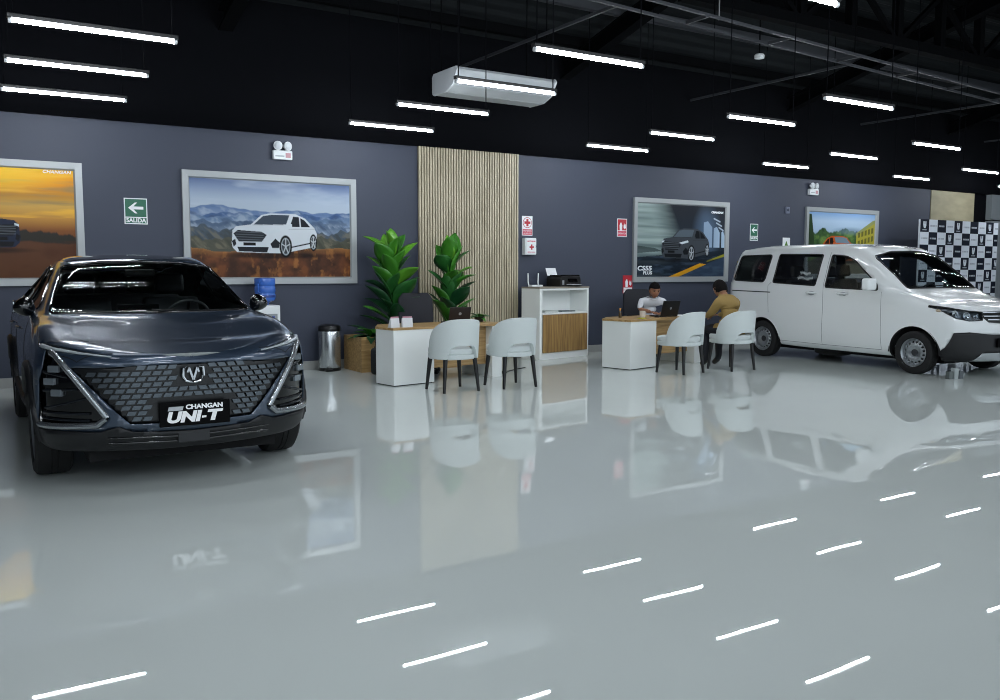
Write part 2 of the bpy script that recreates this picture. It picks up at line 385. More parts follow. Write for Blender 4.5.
def suv(cv, x, y, w, h, body, dark='15181d', grille='2a2e34', glass='4a545e', flip=False, low=1.0):
    """a front-three-quarter drawing of an SUV (facing left) inside the box x,y,w,h"""
    P = lambda pts: [(x+(1-a if flip else a)*w, y+b*h) for a, b in pts]
    cv.ell(x+.5*w, y+.03*h, .56*w, .07*h, '0b0a0a', .7, .6)
    cv.poly(P([(.0, .30), (.01, .58), (.05, .68), (.22, .73), (.34, .95), (.45, 1), (.74, 1), (.86, .9), (.97, .68), (1, .55), (.99, .3), (.93, .22), (.68, .12), (.55, .08), (.06, .1), (.01, .2)]), body)
    cv.poly(P([(.25, .73), (.36, .93), (.46, .965), (.67, .965), (.63, .75)]), glass)
    cv.poly(P([(.68, .74), (.715, .94), (.78, .93), (.85, .86), (.92, .7), (.70, .70)]), dark)
    cv.line(P([(.80, .70), (.79, .93)]), .012*h/.4, body)
    cv.poly(P([(.02, .52), (.07, .60), (.34, .57), (.40, .50), (.34, .34), (.08, .34)]), grille)
    for k in range(4): cv.line(P([(.05, .56-k*.055), (.36, .545-k*.055)]), .012*h, '7d838a', .6)
    cv.poly(P([(.36, .56), (.54, .64), (.56, .58), (.42, .52)]), 'c4ccd2'); cv.poly(P([(.01, .6), (.06, .63), (.05, .58), (.01, .55)]), 'c4ccd2')
    cv.poly(P([(.44, .30), (.50, .42), (.55, .33), (.54, .20), (.46, .2)]), dark); cv.poly(P([(.0, .35), (.04, .40), (.05, .28), (.02, .22)]), dark)
    cv.poly(P([(.06, .22), (.42, .22), (.40, .10), (.08, .12)]), dark)
    cv.poly(P([(.13, .32), (.27, .32), (.27, .25), (.13, .25)]), '0c0c0e')
    cv.line(P([(.66, .64), (.98, .66)]), .012*h, dark, .35); cv.line(P([(.68, .22), (.93, .33)]), .03*h, dark)
    for (cx, cy, rx, ry) in ((.62, .24, .075, .26), (.955, .34, .045, .2)):
        X, Y = P([(cx, cy)])[0]; cv.ell(X, Y, rx*w, ry*h, '08090a'); cv.ell(X, Y, rx*.72*w, ry*.78*h, '8f969c'); cv.ell(X, Y, rx*.6*w, ry*.66*h, '3a3f44')
        for k in range(5):
            a = k*1.2566+.3; cv.line([(X, Y), (X+math.cos(a)*rx*.66*w, Y+math.sin(a)*ry*.7*h)], .025*h, 'aeb4b8')
    cv.poly(P([(.63, .69), (.66, .77), (.70, .76), (.70, .69)]), body); cv.line(P([(.24, .72), (.6, .74)]), .012*h, dark, .5)
def poster(x0, x1, z0, z1, nx, ny, paint, label, writing=(), group='framed pictures on the wall'):
    r = thing('framed_poster', label, 'picture', (x0, YW, z0), 0, group)
    W, H, f, d = x1-x0, z1-z0, .078, .05
    for nm, pts in (('frame', None),):
        bm = B(); out = [(0, 0), (W, 0), (W, H), (0, H)]; inn = [(f, f), (W-f, f), (W-f, H-f), (f, H-f)]
        vo = [[bm.verts.new((p[0], -dd, p[1])) for p in out] for dd in (0, d)]; vi = [[bm.verts.new((p[0], -dd, p[1])) for p in inn] for dd in (0, d-.004, )]
        vi2 = [bm.verts.new((p[0]+(.018 if p[0] < W/2 else -.018), -.02, p[1]+(.018 if p[1] < H/2 else -.018))) for p in inn]
        for k in range(4):
            q = (k+1) % 4
            bm.faces.new((vo[0][k], vo[0][q], vo[1][q], vo[1][k])); bm.faces.new((vo[1][k], vo[1][q], vi[1][q], vi[1][k]))
            bm.faces.new((vi[1][k], vi[1][q], vi2[q], vi2[k])); bm.faces.new((vo[0][k], vo[0][q], vi[0][q], vi[0][k])); bm.faces.new((vi[0][k], vi[0][q], vi2[q], vi2[k]))
        obj('frame', bm, frame_grey, r)
    cv = Canvas(W-2*f+.02, H-2*f+.02, nx, ny); paint(cv)
    p = print_mesh('printed_picture', cv, r, Matrix(((1, 0, 0, f-.01), (0, 0, -1, -.022), (0, 1, 0, f-.01), (0, 0, 0, 1))))
    if writing: lettering(writing, mat('pale_lettering', 'd9dde0', .5), p, Matrix(((1, 0, 0, 0), (0, 0, -1, -.024), (0, 1, 0, 0), (0, 0, 0, 1))))
    return r
def paint_sunset(c):
    X, Y = c.X, c.Y
    c.vgrad([(0, '2e1d18'), (.16, '43291d'), (.33, '6a3c22'), (.44, '7a4a28'), (.55, 'b5823c'), (.66, 'c49a4a'), (.74, 'b4812f'), (.84, 'd58a1e'), (.93, 'e39a16'), (1, 'c79a1c')])
    n = noise2(X*.9+Y*.1, Y, 3, 16, 3); c.blend((n-.52)*5*(Y > .5), '8f7a52', .75); c.blend((.45-n)*6*(Y > .55), 'eab23a', .6)
    c.ell(.55, .93, .3, .12, 'f2c51c', .7, 1)
    t = .60-.20*X+.012*fbm(X*9, 2); c.blend((t-Y)*60, '2d2a24'); c.blend((t-.10-.02*X-Y)*60, '3b3128'); c.blend((.43-.10*X+.01*fbm(X*3, 3)-Y)*60, '573724')
    n = noise2(X, Y, 8, 8, 5); c.blend((n-.5)*3*(Y < .35), '4a2b1d', .7)
    suv(c, .28, .25, .45, .40, '1c2438', '0b0d12', '10131a', '2e3c52', flip=True)
def paint_mountains(c):
    X, Y = c.X, c.Y
    c.vgrad([(0, '3a2219'), (.6, '3a4a60'), (.66, 'a9b5c2'), (.78, 'a3b0c0'), (.9, '7c8da9'), (1, '44577f')])
    n = noise2(X, Y, 3, 7, 1); c.blend((n-.5)*4*(Y > .72), 'b4bfcb', .55)
    for k, (b, a, col) in enumerate(((.70, .045, '5b7399'), (.655, .05, '415c85'), (.60, .05, '5d7492'), (.55, .05, '4d6079'), (.47, .06, '47525c'), (.40, .05, '4e4f45'))):
        r = b+a*fbm(X*(1.3+k*.35)+k, 10+k)*.6+(.03 if k > 1 else 0)*abs(X-.45)*2; c.blend((r-Y)*110, col)
        g = noise2(X+Y*.5, Y-X*.4, 12+k*3, 8, 20+k); c.blend((g-.52)*7*np.clip((r-Y)*30, 0, 1)*(Y > .3), 'a9b6c4' if k < 4 else '7a7460', .50)
        c.blend(np.clip(((r-Y)-.03)/.05, 0, 1)*(k < 4)*(Y < r), 'a4b2c2', .25)
        c.blend((.47-g)*7*np.clip((r-Y)*30, 0, 1)*(Y > .3), '26364f' if k < 4 else '33342c', .45)
    r = .30+.05*fbm(X*.8, 40)*.5+.10*np.clip(X-.72, 0, 1)*1.5+.06*np.clip(.2-X, 0, 1); c.blend((r-Y)*60, '4f3122')
    g = noise2(X, Y, 16, 10, 8); c.blend((g-.48)*4*(Y < r), '75462a', .8); c.blend((.45-g)*5*(Y < r), '33221a', .75); g = noise2(X, Y, 30, 12, 9); c.blend((g-.56)*6*(Y < r), 'a9703a', .5)
    c.blend(np.clip(1-(r-Y)/.07, 0, 1)*(Y < r)*np.clip(abs(X-.5)*3-.3, 0, 1), 'a87440', .6)
    suv(c, .245, .225, .525, .44, 'c6ccd2', '1c2026', '23272e', '39434f')
def paint_tunnel(c):
    X, Y = c.X, c.Y
    c.vgrad([(0, '10181e'), (.3, '1c262d'), (.6, '222a33'), (1, '1d2027')])
    left = (.50-.35*(np.abs(Y-.55))**1.2-.0-X); c.blend(left*4*(Y > .28), '7f918f', .95); g = noise2(X*.5, Y, 2, 14, 4); c.blend((g-.45)*4*np.clip(left*5, 0, 1), 'a9b8b4', .6); c.blend((.45-g)*4*np.clip(left*5, 0, 1), '3b4a4c', .7)
    c.poly([(.0, .33), (.28, .36), (.2, .40), (0, .43)], '2a3638', .8)
    for x0, x1 in ((.74, .84), (.86, .93), (.95, .99)):
        c.poly([(x0, .42), (x0, .76-(x0-.74)*.6), ((x0+x1)/2, .78-(x0-.74)*.6), (x1, .70-(x0-.74)*.6), (x1, .42)], 'a4b8cc', .9)
    c.ell(.78, .62, .12, .28, '5d7590', .5, 1)
    for k in range(3): c.line([(.86+k*.03, .82-k*.06), (.93+k*.02, .78-k*.06)], .02, 'aebccb', .8)
    c.poly([(0, 0), (.32, 0), (1, .37), (1, .34), (.98, .38), (0, .28)], '17202a', .9)
    c.poly([(.42, 0), (1, .31), (1, 0)], '2c3a4c'); g = noise2(X, Y, 9, 20, 6); c.blend((g-.5)*4*(Y < .3), '46586c', .4)
    c.poly([(.32, 0), (.43, 0), (.78, .19), (.70, .20)], 'bd8a1c'); c.poly([(.78, .22), (1, .30), (1, .34), (.79, .24)], '8f8a2a', .9)
    suv(c, .27, .23, .54, .44, '3c4147', '101317', '1b1f24', '525d66')
def paint_street(c):
    X, Y = c.X, c.Y
    c.vgrad([(0, '4d4a40'), (.45, '55633f'), (.7, '9fb6cc'), (.85, 'a9bfd4'), (1, '6c93c2')])
    r = .66+.05*fbm(X*2, 3)+.05*np.exp(-((X-.55)/.25)**2); c.blend((r-Y)*50, '3d5a34'); g = noise2(X, Y, 14, 12, 2); c.blend((g-.5)*5*(Y < r), '6f8c45', .8); c.blend((.45-g)*5*(Y < r), '23381f', .8)
    c.poly([(0, .3), (0, .95), (.05, .95), (.08, .7), (.12, .3)], '2b3e26'); c.ell(.62, .70, .2, .05, '5f7386', .6, 1)
    c.poly([(.70, .2), (.71, .66), (.98, .88), (1, .88), (1, .2)], 'a39a3c'); c.poly([(.70, .62), (.98, .84), (1, .84), (1, .90), (.95, .88), (.70, .67)], '8a8f58')
    for k in range(5):
        for q in range(3): c.poly([(.735+k*.05, .34+q*.13+k*.018), (.735+k*.05, .42+q*.13+k*.02), (.765+k*.05, .43+q*.13+k*.02), (.765+k*.05, .35+q*.13+k*.018)], '4a4a24', .8)
    c.poly([(.0, 0), (.0, .2), (.3, .34), (.72, .30), (1, .15), (1, 0)], '5c5a50')
    suv(c, .20, .20, .56, .42, 'b5521f', '1c1714', '2a211b', '6f8494', flip=True)
poster(-.95, 1.452, 1.20, 2.66, 200, 120, paint_sunset, 'framed sunset picture with a dark car, above the dark parked car', [('CHANGAN', 2.13, 1.34, .05, .2, .001, 1.2)])
poster(2.605, 4.975, 1.20, 2.66, 300, 180, paint_mountains, 'framed picture of a white car before blue mountains', ())
poster(10.12, 12.44, 1.18, 2.645, 220, 140, paint_tunnel, 'framed picture of a dark car in a tunnel with a yellow line', [('CS55', .27, .24, .11, .1, .004, 1.4), ('PLUS', .34, .16, .075, .1, .003, 1.3), ('CHANGAN', 2.02, 1.27, .05, .2, .003, 1.2)])
poster(14.62, 16.95, 1.225, 2.655, 220, 140, paint_street, 'framed street picture with an orange car, above the white van roof', ())

# ------------------------------------------------------------------ slatted wood cladding
sl = thing('slatted_wall_panel', 'tall pale wood slatted wall panel behind the second plant', 'wall panel', (5.968, YW, 0))
obj('backing_board', box(B(), 0, 1.765, -.012, 0, 0.0, 3.2), mat('slat_backing', '4c453a', .7), sl)
bm = B(); n = 39; pitch_ = 1.765/n
for k in range(n): box(bm, k*pitch_+.004, k*pitch_+.004+pitch_*.62, -.05, -.012, 0.0, 3.2)
o = obj('slats', bm, noisy('slat_wood', 'a79d83', 'bcb298', (3, 3, .5), 3, .5), sl)

# ------------------------------------------------------------------ signs and wall devices
def sign(name, label, cat, x, z, w, h, base, shapes, texts, group=None, th=.006):
    r = thing(name, label, cat, (x, YW, z), 0, group)
    obj('plate', box(B(), 0, w, -th, 0, 0, h), base, r)
    k = 0
    for nm, m, pts in shapes:
        k += 1; obj(nm, prism(B(), pts, -.0005, .0008+.0002*k, M=Matrix(((1, 0, 0, 0), (0, 0, -1, -th-.0008*k), (0, 1, 0, 0), (0, 0, 0, 1)))), m, r)
    for tt, m in texts: lettering(tt, m, r, Matrix(((1, 0, 0, 0), (0, 0, -1, -th-.0008*(k+1)), (0, 1, 0, 0), (0, 0, 0, 1))))
    return r
green = mat('sign_green', '0d5f45', .45)
def rect(a, b, c, d): return [(a, c), (b, c), (b, d), (a, d)]
def arrow_left(cx, cy, s): return [(cx-s, cy), (cx-.1*s, cy+.75*s), (cx+.2*s, cy+.75*s), (cx-.3*s, cy+.2*s), (cx+s, cy+.2*s), (cx+s, cy-.2*s), (cx-.3*s, cy-.2*s), (cx+.2*s, cy-.75*s), (cx-.1*s, cy-.75*s)]
for i, (x, z, w_, h_, lab) in enumerate(((1.915, 1.955, .27, .32, 'green SALIDA exit sign between the sunset and mountain pictures'), (13.05, 1.955, .215, .32, 'green SALIDA exit sign right of the tunnel picture'))):
    sign('exit_sign', lab, 'sign', x, z, w_, h_, print_white, [('green_panel', green, rect(.012, w_-.012, .09, h_-.012)), ('green_strip', green, rect(.012, w_-.012, .012, .078)), ('arrow', print_white, arrow_left(w_/2, .09+(h_-.1)/2, w_*.33))],
         [([('SALIDA', w_/2, .045, .07*w_/.27, 0, .002)], print_white)], 'exit signs on the wall')
cx = .1
def cross(cx, cy, s, t): return [(cx-t, cy-s), (cx+t, cy-s), (cx+t, cy-t), (cx+s, cy-t), (cx+s, cy+t), (cx+t, cy+t), (cx+t, cy+s), (cx-t, cy+s), (cx-t, cy+t), (cx-s, cy+t), (cx-s, cy-t), (cx-t, cy-t)]
def ringp(cx, cy, r, n=24): return [(cx+r*math.cos(2*PI*k/n), cy+r*math.sin(2*PI*k/n)) for k in range(n)]
pink = mat('sign_pink', 'c94a5e', .5)
sign('first_aid_sign', 'white first aid sign with a red cross, above the first aid cabinet', 'sign', 7.82, 1.94, .20, .31, print_white,
     [('red_ring', red, ringp(.1, .205, .085)), ('white_disc', print_white, ringp(.1, .205, .076)), ('red_cross', red, cross(.1, .205, .058, .02)), ('red_strip', pink, rect(.01, .19, .012, .1))], [([('PRIMEROS', .1, .072, .035), ('AUXILIOS', .1, .034, .035)], print_white)])
fa = thing('first_aid_cabinet', 'small white first aid cabinet with a red cross, above the wifi router', 'cabinet', (7.82, YW, 1.63))
obj('body', box(B(), 0, .21, -.10, 0, 0, .27, .006), white_pl, fa)
d = obj('door', box(B(), .015, .205, -.112, -.10, .01, .262, .004), print_white, fa)
obj('red_cross', prism(B(), cross(.115, .125, .042, .013), 0, .002, M=Matrix(((1, 0, 0, 0), (0, 0, -1, -.112), (0, 1, 0, 0), (0, 0, 0, 1)))), red, d)
lettering([('BOTIQUIN', .11, .215, .032, 0, .001), ('PRIMEROS AUXILIOS', .11, .045, .016, 0, .001)], pink, d, Matrix(((1, 0, 0, 0), (0, 0, -1, -.113), (0, 1, 0, 0), (0, 0, 0, 1))))
bm = B(); tube(bm, [(.19, -.112, .12), (.19, -.124, .12), (.19, -.124, .15), (.19, -.112, .15)], .004, 6); obj('handle', bm, chrome, d)
ext_shape = [(.075, .09), (.125, .09), (.13, .18), (.115, .205), (.115, .22), (.085, .22), (.085, .205), (.07, .18)]
for i, (x, z, s_, lab) in enumerate(((9.775, 1.96, 1, 'small red and white extinguisher sign left of the tunnel picture'), (9.92, .99, 1.02, 'red extinguisher sign low on the wall, directly above the extinguisher'))):
    r = sign('extinguisher_sign', lab, 'sign', x, z, .215, .31, print_white if i == 0 else red,
         [('red_panel', red, rect(.012, .203, .11, .298)), ('white_extinguisher', print_white, [(a-.02, b+.02) for a, b in ext_shape]), ('white_flame', print_white, [(.14, .15), (.17, .13), (.19, .16), (.18, .22), (.165, .19), (.155, .23), (.14, .19)]), ('lower_strip', print_white if i else pink, rect(.012, .203, .012, .1))],
         [([('EXTINTOR', .107, .055, .038)], red if i else print_white)], 'extinguisher signs')
fe = thing('fire_extinguisher', 'red fire extinguisher on the wall behind the seated man', 'fire extinguisher', (10.03, YW-.10, .28))
obj('bracket', box(B(), -.03, .03, .06, .10, .25, .5), black_metal, fe)
bm = B(); lathe(bm, [(.0, 0), (.07, .0), (.08, .015), (.08, .44), (.07, .49), (.035, .525), (.025, .55), (0, .55)], 24, cap=False); obj('cylinder', bm, mat('extinguisher_red', '6f1220', .35, coat=.3), fe, 40)
bm = B(); box(bm, -.02, .02, -.03, .03, .54, .585, .004); box(bm, -.09, .02, -.01, .01, .585, .60); box(bm, -.09, .0, -.008, .008, .615, .628); obj('valve', bm, black_plastic, fe)
bm = B(); tube(bm, [(.02, -.0, .56), (.09, -.02, .54), (.11, -.03, .40), (.10, -.04, .2), (.09, -.06, .12)], [.011]*3+[.012, .018], 8); obj('hose', bm, black_plastic, fe)
sign('hazard_sign', 'small white sign with a green mark just above the van roof', 'sign', 13.98, 1.82, .21, .21, print_white, [('green_mark', mat('leaf_green', '4f7a2a', .5), [(.05, .04), (.16, .04), (.105, .15)])], [])
wd = thing('wall_sensor', 'small grey sensor box on the wall left of the street picture', 'sensor', (14.02, YW, 2.50))
obj('body', box(B(), 0, .10, -.04, 0, 0, .13, .008), mat('sensor_grey', '6e7486', .5), wd); obj('lens', lathe(B(), [(.03, 0), (.03, .012), (.01, .02)], 16, M=T((.05, -.04, .07)) @ R(PI/2, 'X')), mat('lens_blue', '3e4658', .3), wd)
def em_light(x, z, lab):
    r = thing('emergency_light', lab, 'emergency light', (x, YW, z), 0, 'twin-head emergency lights'); r.scale = (.88, .88, .9)
    obj('body', box(B(), -.15, .15, -.08, 0, 0, .135, .012), white_pl, r)
    for s in (-1, 1):
        h = obj('lamp_head', lathe(B(), [(.02, -.075), (.045, -.07), (.064, -.02), (.068, 0), (.062, .008)], 24, M=T((s*.08, -.09, .20)) @ R(PI/2, 'X') @ R(s*.25, 'Y')), white_pl, r, 40)
        obj('lens', lathe(B(), [(.059, .004), (.048, .016), (.02, .022)], 24, M=T((s*.08, -.09, .20)) @ R(PI/2, 'X') @ R(s*.25, 'Y')), mat('lamp_lens', 'd3d8dc', .3), h, 40)
        obj('neck', tube(B(), [(s*.06, -.04, .13), (s*.075, -.06, .17)], .014, 8), white_pl, r)
    obj('status_label', box(B(), .04, .12, -.083, -.08, .03, .1), mat('pale_red', 'b98a90', .5), r); obj('name_strip', box(B(), -.12, .02, -.083, -.08, .04, .06), mat('pale_strip', 'aab0b4', .5), r)
em_light(3.92, 2.865, 'white twin-head emergency light above the mountain picture'); em_light(14.8, 2.89, 'white twin-head emergency light above the street picture')

# ------------------------------------------------------------------ checked backdrop
bd = thing('checked_backdrop', 'black and white checked advertising backdrop behind the van', 'backdrop', (17.12, 10.85, 0), 0)
BW, BH = 2.95, 2.45
def paint_check(c):
    nx_, ny_ = 9.6, 9; cx, cy = c.X*nx_, c.Y*ny_; i = np.floor(cx).astype(int); j = np.floor(cy).astype(int); fx, fy = cx-i, cy-j
    c.C[:] = np.array(lin('c9ced6')[:3]); dk = ((i+j) % 2) == 0; c.blend(dk*1.0, '151a26')
    car = dk & (((i+j*3)//2) % 2 == 0)
    # pale wordmarks on the white squares, crest or wordmark on the dark ones
    wv = (np.abs(fy-.5) < .07) & (fx > .15) & (fx < .85) & (np.sin(fx*60+i*3) > -.4)
    c.blend((wv & ~dk)*1.0, '6a6f7a', .8); c.blend((wv & dk & ~car)*1.0, 'c9ced6', .9)
    sh = (np.abs(fx-.5) < .16*np.clip((fy-.25)/.3, 0, 1)**.5+.02) & (fy > .3) & (fy < .82) & ~((np.abs(fx-.5) < .03) & (fy > .62))
    c.blend((sh & car)*1.0, 'c9ced6', .9); c.blend((car & (np.abs(fy-.17) < .04) & (fx > .25) & (fx < .75))*1.0, 'c9ced6', .6)
cv = Canvas(BW, BH-.1, 300, 270); paint_check(cv)
obj('stand_frame', box(B(), 0, BW, .01, .05, .1, BH), mat('backdrop_back', 'b9bec6', .6), bd)
print_mesh('printed_banner', cv, bd, Matrix(((1, 0, 0, 0), (0, 0, -1, .008), (0, 1, 0, .1), (0, 0, 0, 1))), .6)
for x in (.15, BW-.15): obj('foot', box(B(), x-.03, x+.03, -.2, .35, 0, .1), black_metal, bd)

# ------------------------------------------------------------------ desks
def desk(loc, rz, label, ca=(-.02, .38), cb_=(.22, .74)):
    r = thing('reception_desk', label, 'desk', loc, rz, 'white and oak reception desks')
    H = .695
    # left block: faceted white pedestal
    obj('pedestal', prism(B(), [(0, 0), (.60, 0.03), (.60, .70), cb_, ca], 0.012, H-.02, bev=.003), white_lam, r)
    obj('plinth', prism(B(), [(.02, .02), (.58, 0.05), (.58, .68), (cb_[0]+.02, cb_[1]-.02), (ca[0]+.02, ca[1])], 0, .012), black_plastic, r)
    obj('side_panel', prism(B(), [(1.50, .02), (1.66, .02), (1.66, .70), (1.50, .70)], 0, H-.02, bev=.003), white_lam, r)
    obj('modesty_panel', box(B(), .60, 1.50, .16, .18, .17, H-.02), oak_h, r)
    obj('desktop', prism(B(), [(-.005, -.005), (.61, .02), (1.74, -.01), (1.74, .74), (cb_[0], cb_[1]+.01), (ca[0]-.01, ca[1])], H-.02, H+.008, bev=.002), oak_h, r)
    return r
DK1 = (4.483, 9.484, 0); DK2 = (8.03, 9.33, 0); A1, A2 = math.radians(6), math.radians(9)
desk(DK1, A1, 'oak topped reception desk with white block end, nearest the plants')
desk(DK2, A2, 'oak topped reception desk with white block end, where the two men sit', (-.03, .50), (.33, .74))
def on(dk, a, x, y, z=.703): return (dk[0]+x*math.cos(a)-y*math.sin(a), dk[1]+x*math.sin(a)+y*math.cos(a), z)
def laptop(loc, rz, label, sc_=1, m=None):
    r = thing('laptop', label, 'laptop', loc, rz, 'laptops on the desks')
    obj('base', box(B(), -.17*sc_, .17*sc_, 0, .24, 0, .018, .004), black_plastic, r)
    scn = obj('screen', box(B(), -.17*sc_, .17*sc_, -.006, .006, 0, .235*sc_, .004, M=T((0, 0, .014)) @ R(.28, 'X')), m or black_plastic, r)
    obj('logo', lathe(B(), [(.02, 0), (.02, .0012)], 16, M=T((0, 0, .014)) @ R(.28, 'X') @ T((0, -.0062, .12)) @ R(PI/2, 'X')), satin, scn)
    obj('keyboard', box(B(), -.15*sc_, .15*sc_, .06, .22, .018, .021), mat('keys', '1d1e20', .5), r)
    return r
laptop(on(DK2, A2, 1.10, .20), A2-.15, 'open black laptop in front of the man in the white shirt')
laptop(on(DK1, A1, 1.17, .30), A1-.2, 'open dark brown laptop on the left desk', .88, mat('dark_brown_lid', '1f1513', .4))
def card_holder(loc, rz, label):
    r = thing('card_holder', label, 'card holder', loc, rz, 'card holders on the desk')
    obj('holder', prism(B(), [(-.0, 0), (.055, 0), (.03, .06), (.02, .09), (.012, .09)], -.055, .055, M=Matrix(((0, 0, 1, 0), (1, 0, 0, 0), (0, 1, 0, 0), (0, 0, 0, 1)))), mat('pale_card', 'd8dadd', .4), r)
    obj('card', box(B(), -.050, .050, .012, .018, .02, .105), mat('pinkish_card', 'b98592', .5), r); r.scale = (1.25, 1.25, 1.25)
card_holder(on(DK1, A1, .08, .08), A1+.2, 'small white card holder with a pink top on the desk corner')
card_holder(on(DK1, A1, .24, .06), A1-.1, 'small white card holder right of the pink topped one')
# desk 2 small things
c_ = thing('mug', 'white mug on the desk by the seated man', 'mug', on(DK2, A2, .66, .34)); bm = B(); lathe(bm, [(.0, 0), (.036, 0), (.04, .01), (.042, .095), (.038, .095), (.036, .012), (0, .01)], 24, cap=False); obj('cup', bm, mat('mug_white', 'd6cfc6', .3), c_, 40)
obj('handle', tube(B(), [(.04, 0, .075), (.065, 0, .07), (.068, 0, .035), (.04, 0, .025)], .006, 8), mat('mug_white', '', .3), c_, 40)
b_ = thing('small_bottle', 'small dark bottle with orange cap near the left end of the desk', 'bottle', on(DK2, A2, .35, .50))
bm = B(); lathe(bm, [(0, 0), (.022, 0), (.024, .01), (.022, .07), (.01, .09), (.01, .11), (0, .11)], 16, cap=False); obj('bottle', bm, mat('amber', '4b3a20', .2), b_, 40); obj('cap', lathe(B(), [(.013, .105), (.013, .135), (.01, .14)], 16), mat('cap_orange', 'c98a3a', .4), b_, 40)
y_ = tag(obj('sticky_notes', box(B(), -.06, .06, -.04, .04, 0, .012, .002), mat('note_yellow', 'b7b52a', .6)), 'yellow sticky note pad near the front edge of the desk', 'notepad'); y_.location = on(DK2, A2, .42, .15)
y_.rotation_euler = (0, 0, .3)
p_ = tag(obj('open_folder', box(B(), -.15, .15, -.11, .11, 0, .008, .001), print_white), 'white papers lying beside the laptop on the desk', 'papers'); p_.location = on(DK2, A2, 1.48, .35); p_.rotation_euler = (0, 0, .5)
m_ = thing('computer_mouse', 'small black mouse on the desk by the laptop', 'mouse', on(DK2, A2, .84, .22)); obj('body', lathe(B(), [(0, 0), (.03, 0), (.032, .012), (.02, .03), (0, .034)], 20, M=scaleM(.9, 1.5, 1), cap=False), black_plastic, m_, 60)
obj('wheel', box(B(), -.004, .004, .02, .035, .025, .036, .002), satin, m_)

# ------------------------------------------------------------------ filing cabinet with printer and router
cb_loc = (7.735, 11.12, 0); CA = math.radians(11)
cb = thing('storage_cabinet', 'tall white cabinet with an oak door below an open shelf', 'cabinet', cb_loc, CA)
Hc = 1.13; Wc = 1.14; Dc = .40
obj('side_block', box(B(), 0, .06, 0, Dc, .0, Hc-.025, .003), white_lam, cb)
obj('side_panel', box(B(), Wc-.04, Wc, 0, Dc, .0, Hc-.025, .002), white_lam, cb)
obj('base_panel', box(B(), .06, Wc-.04, .0, Dc, 0, .10), white_lam, cb)
obj('back_panel', box(B(), .06, Wc-.04, Dc-.02, Dc, .10, Hc-.025), white_lam, cb)
obj('shelf', box(B(), .06, Wc-.04, .0, Dc-.02, .70, .725), white_lam, cb)
obj('top_rail', box(B(), .06, Wc-.04, .0, Dc-.02, Hc-.055, Hc-.025), white_lam, cb)
obj('door', box(B(), .065, Wc-.045, -.018, .0, .105, .695, .002), oak, cb)
obj('top', box(B(), -.005, Wc+.005, -.01, Dc, Hc-.025, Hc, .002), mat('cabinet_top', '8c8478', .4), cb)
def onc(x, y, z): return (cb_loc[0]+x*math.cos(CA)-y*math.sin(CA), cb_loc[1]+x*math.sin(CA)+y*math.cos(CA), z)
ro = thing('wifi_router', 'small white wifi router with two upright antennas on the cabinet', 'router', onc(.13, .22, Hc), CA)
obj('body', box(B(), -.12, .12, -.05, .05, 0, .03, .008), white_pl, ro)
for x in (-.10, .11): obj('antenna', tube(B(), [(x, .05, .02), (x*1.05, .06, .08), (x*1.1, .06, .21)], [.008, .011, .009], 8), white_pl, ro)
pr = thing('printer', 'black desktop printer with paper in its rear tray on the cabinet', 'printer', onc(.76, .20, Hc), CA)
obj('body', prism(B(), [(-.24, -.0), (.24, 0), (.24, .12), (.22, .16), (-.22, .16), (-.24, .12)], -.15, .16, M=Matrix(((1, 0, 0, 0), (0, 0, 1, 0), (0, 1, 0, 0), (0, 0, 0, 1))), bev=.006), black_plastic, pr)
obj('scanner_lid', box(B(), -.225, .225, -.14, .15, .16, .185, .008), mat('gloss_black', '060607', .12), pr)
obj('control_panel', box(B(), -.09, .12, -.012, 0, -.04, .04, .003, M=T((0.02, -.15, .10)) @ R(-.5, 'X')), mat('gloss_black', '', .1), pr)
obj('output_tray', box(B(), -.10, .22, -.27, -.14, .02, .03, .002), black_plastic, pr)
obj('paper_sheet', box(B(), -.1, .11, -.28, -.15, .031, .035), print_white, pr)
obj('rear_paper', box(B(), -.28, -.05, -.001, .001, .0, .13, M=T((0, .10, .17)) @ R(-.35, 'X')), print_white, pr)
obj('ink_window', box(B(), -.2, -.16, -.156, -.15, .03, .10), satin, pr)
for k in range(2):
    q = tag(obj('paper_stack', box(B(), -.15-.02*k, .15, -.1, .1, 0, .03-.012*k, .002), [mat('stack_a', 'b4b9b6', .6), mat('stack_b', '5f6a6c', .6)][k]), ['pale stack of papers on the open cabinet shelf', 'thin dark folder on the open cabinet shelf, right of the papers'][k], 'papers')
    q.location = onc(.36+.4*k, .18, .725); q.rotation_euler = (0, 0, CA)

# ------------------------------------------------------------------ bin, planter boxes, water dispenser, bag
bn = thing('pedal_bin', 'stainless steel pedal bin against the wall', 'bin', (4.47, 11.52, 0))
obj('body', lathe(B(), [(.0, .03), (.145, .03), (.15, .04), (.15, .55), (.146, .56)], 32, cap=False), steel, bn, 40)
obj('lid', lathe(B(), [(.152, .55), (.155, .56), (.155, .60), (.14, .625), (.08, .64), (0, .645)], 32, cap=False), black_plastic, bn, 40)
obj('base_ring', lathe(B(), [(0, 0), (.15, 0), (.155, .01), (.153, .045)], 32, cap=False), black_plastic, bn, 40)
obj('pedal', box(B(), -.13, -.02, -.19, -.13, .005, .03, .004), black_plastic, bn)
def planter(loc, rz, w_, d_, h_, label, m):
    r = thing('planter_box', label, 'planter', loc, rz, 'wooden planter boxes')
    t = .02
    bm = B(); box(bm, 0, w_, 0, t, 0, h_); box(bm, 0, w_, d_-t, d_, 0, h_); box(bm, 0, t, t, d_-t, 0, h_); box(bm, w_-t, w_, t, d_-t, 0, h_); box(bm, t, w_-t, t, d_-t, 0, .03)
    obj('box', bm, m, r); obj('soil', box(B(), t, w_-t, t, d_-t, .03, h_-.05), noisy('soil', '1a1512', '2b221b', nscale=30), r); return r
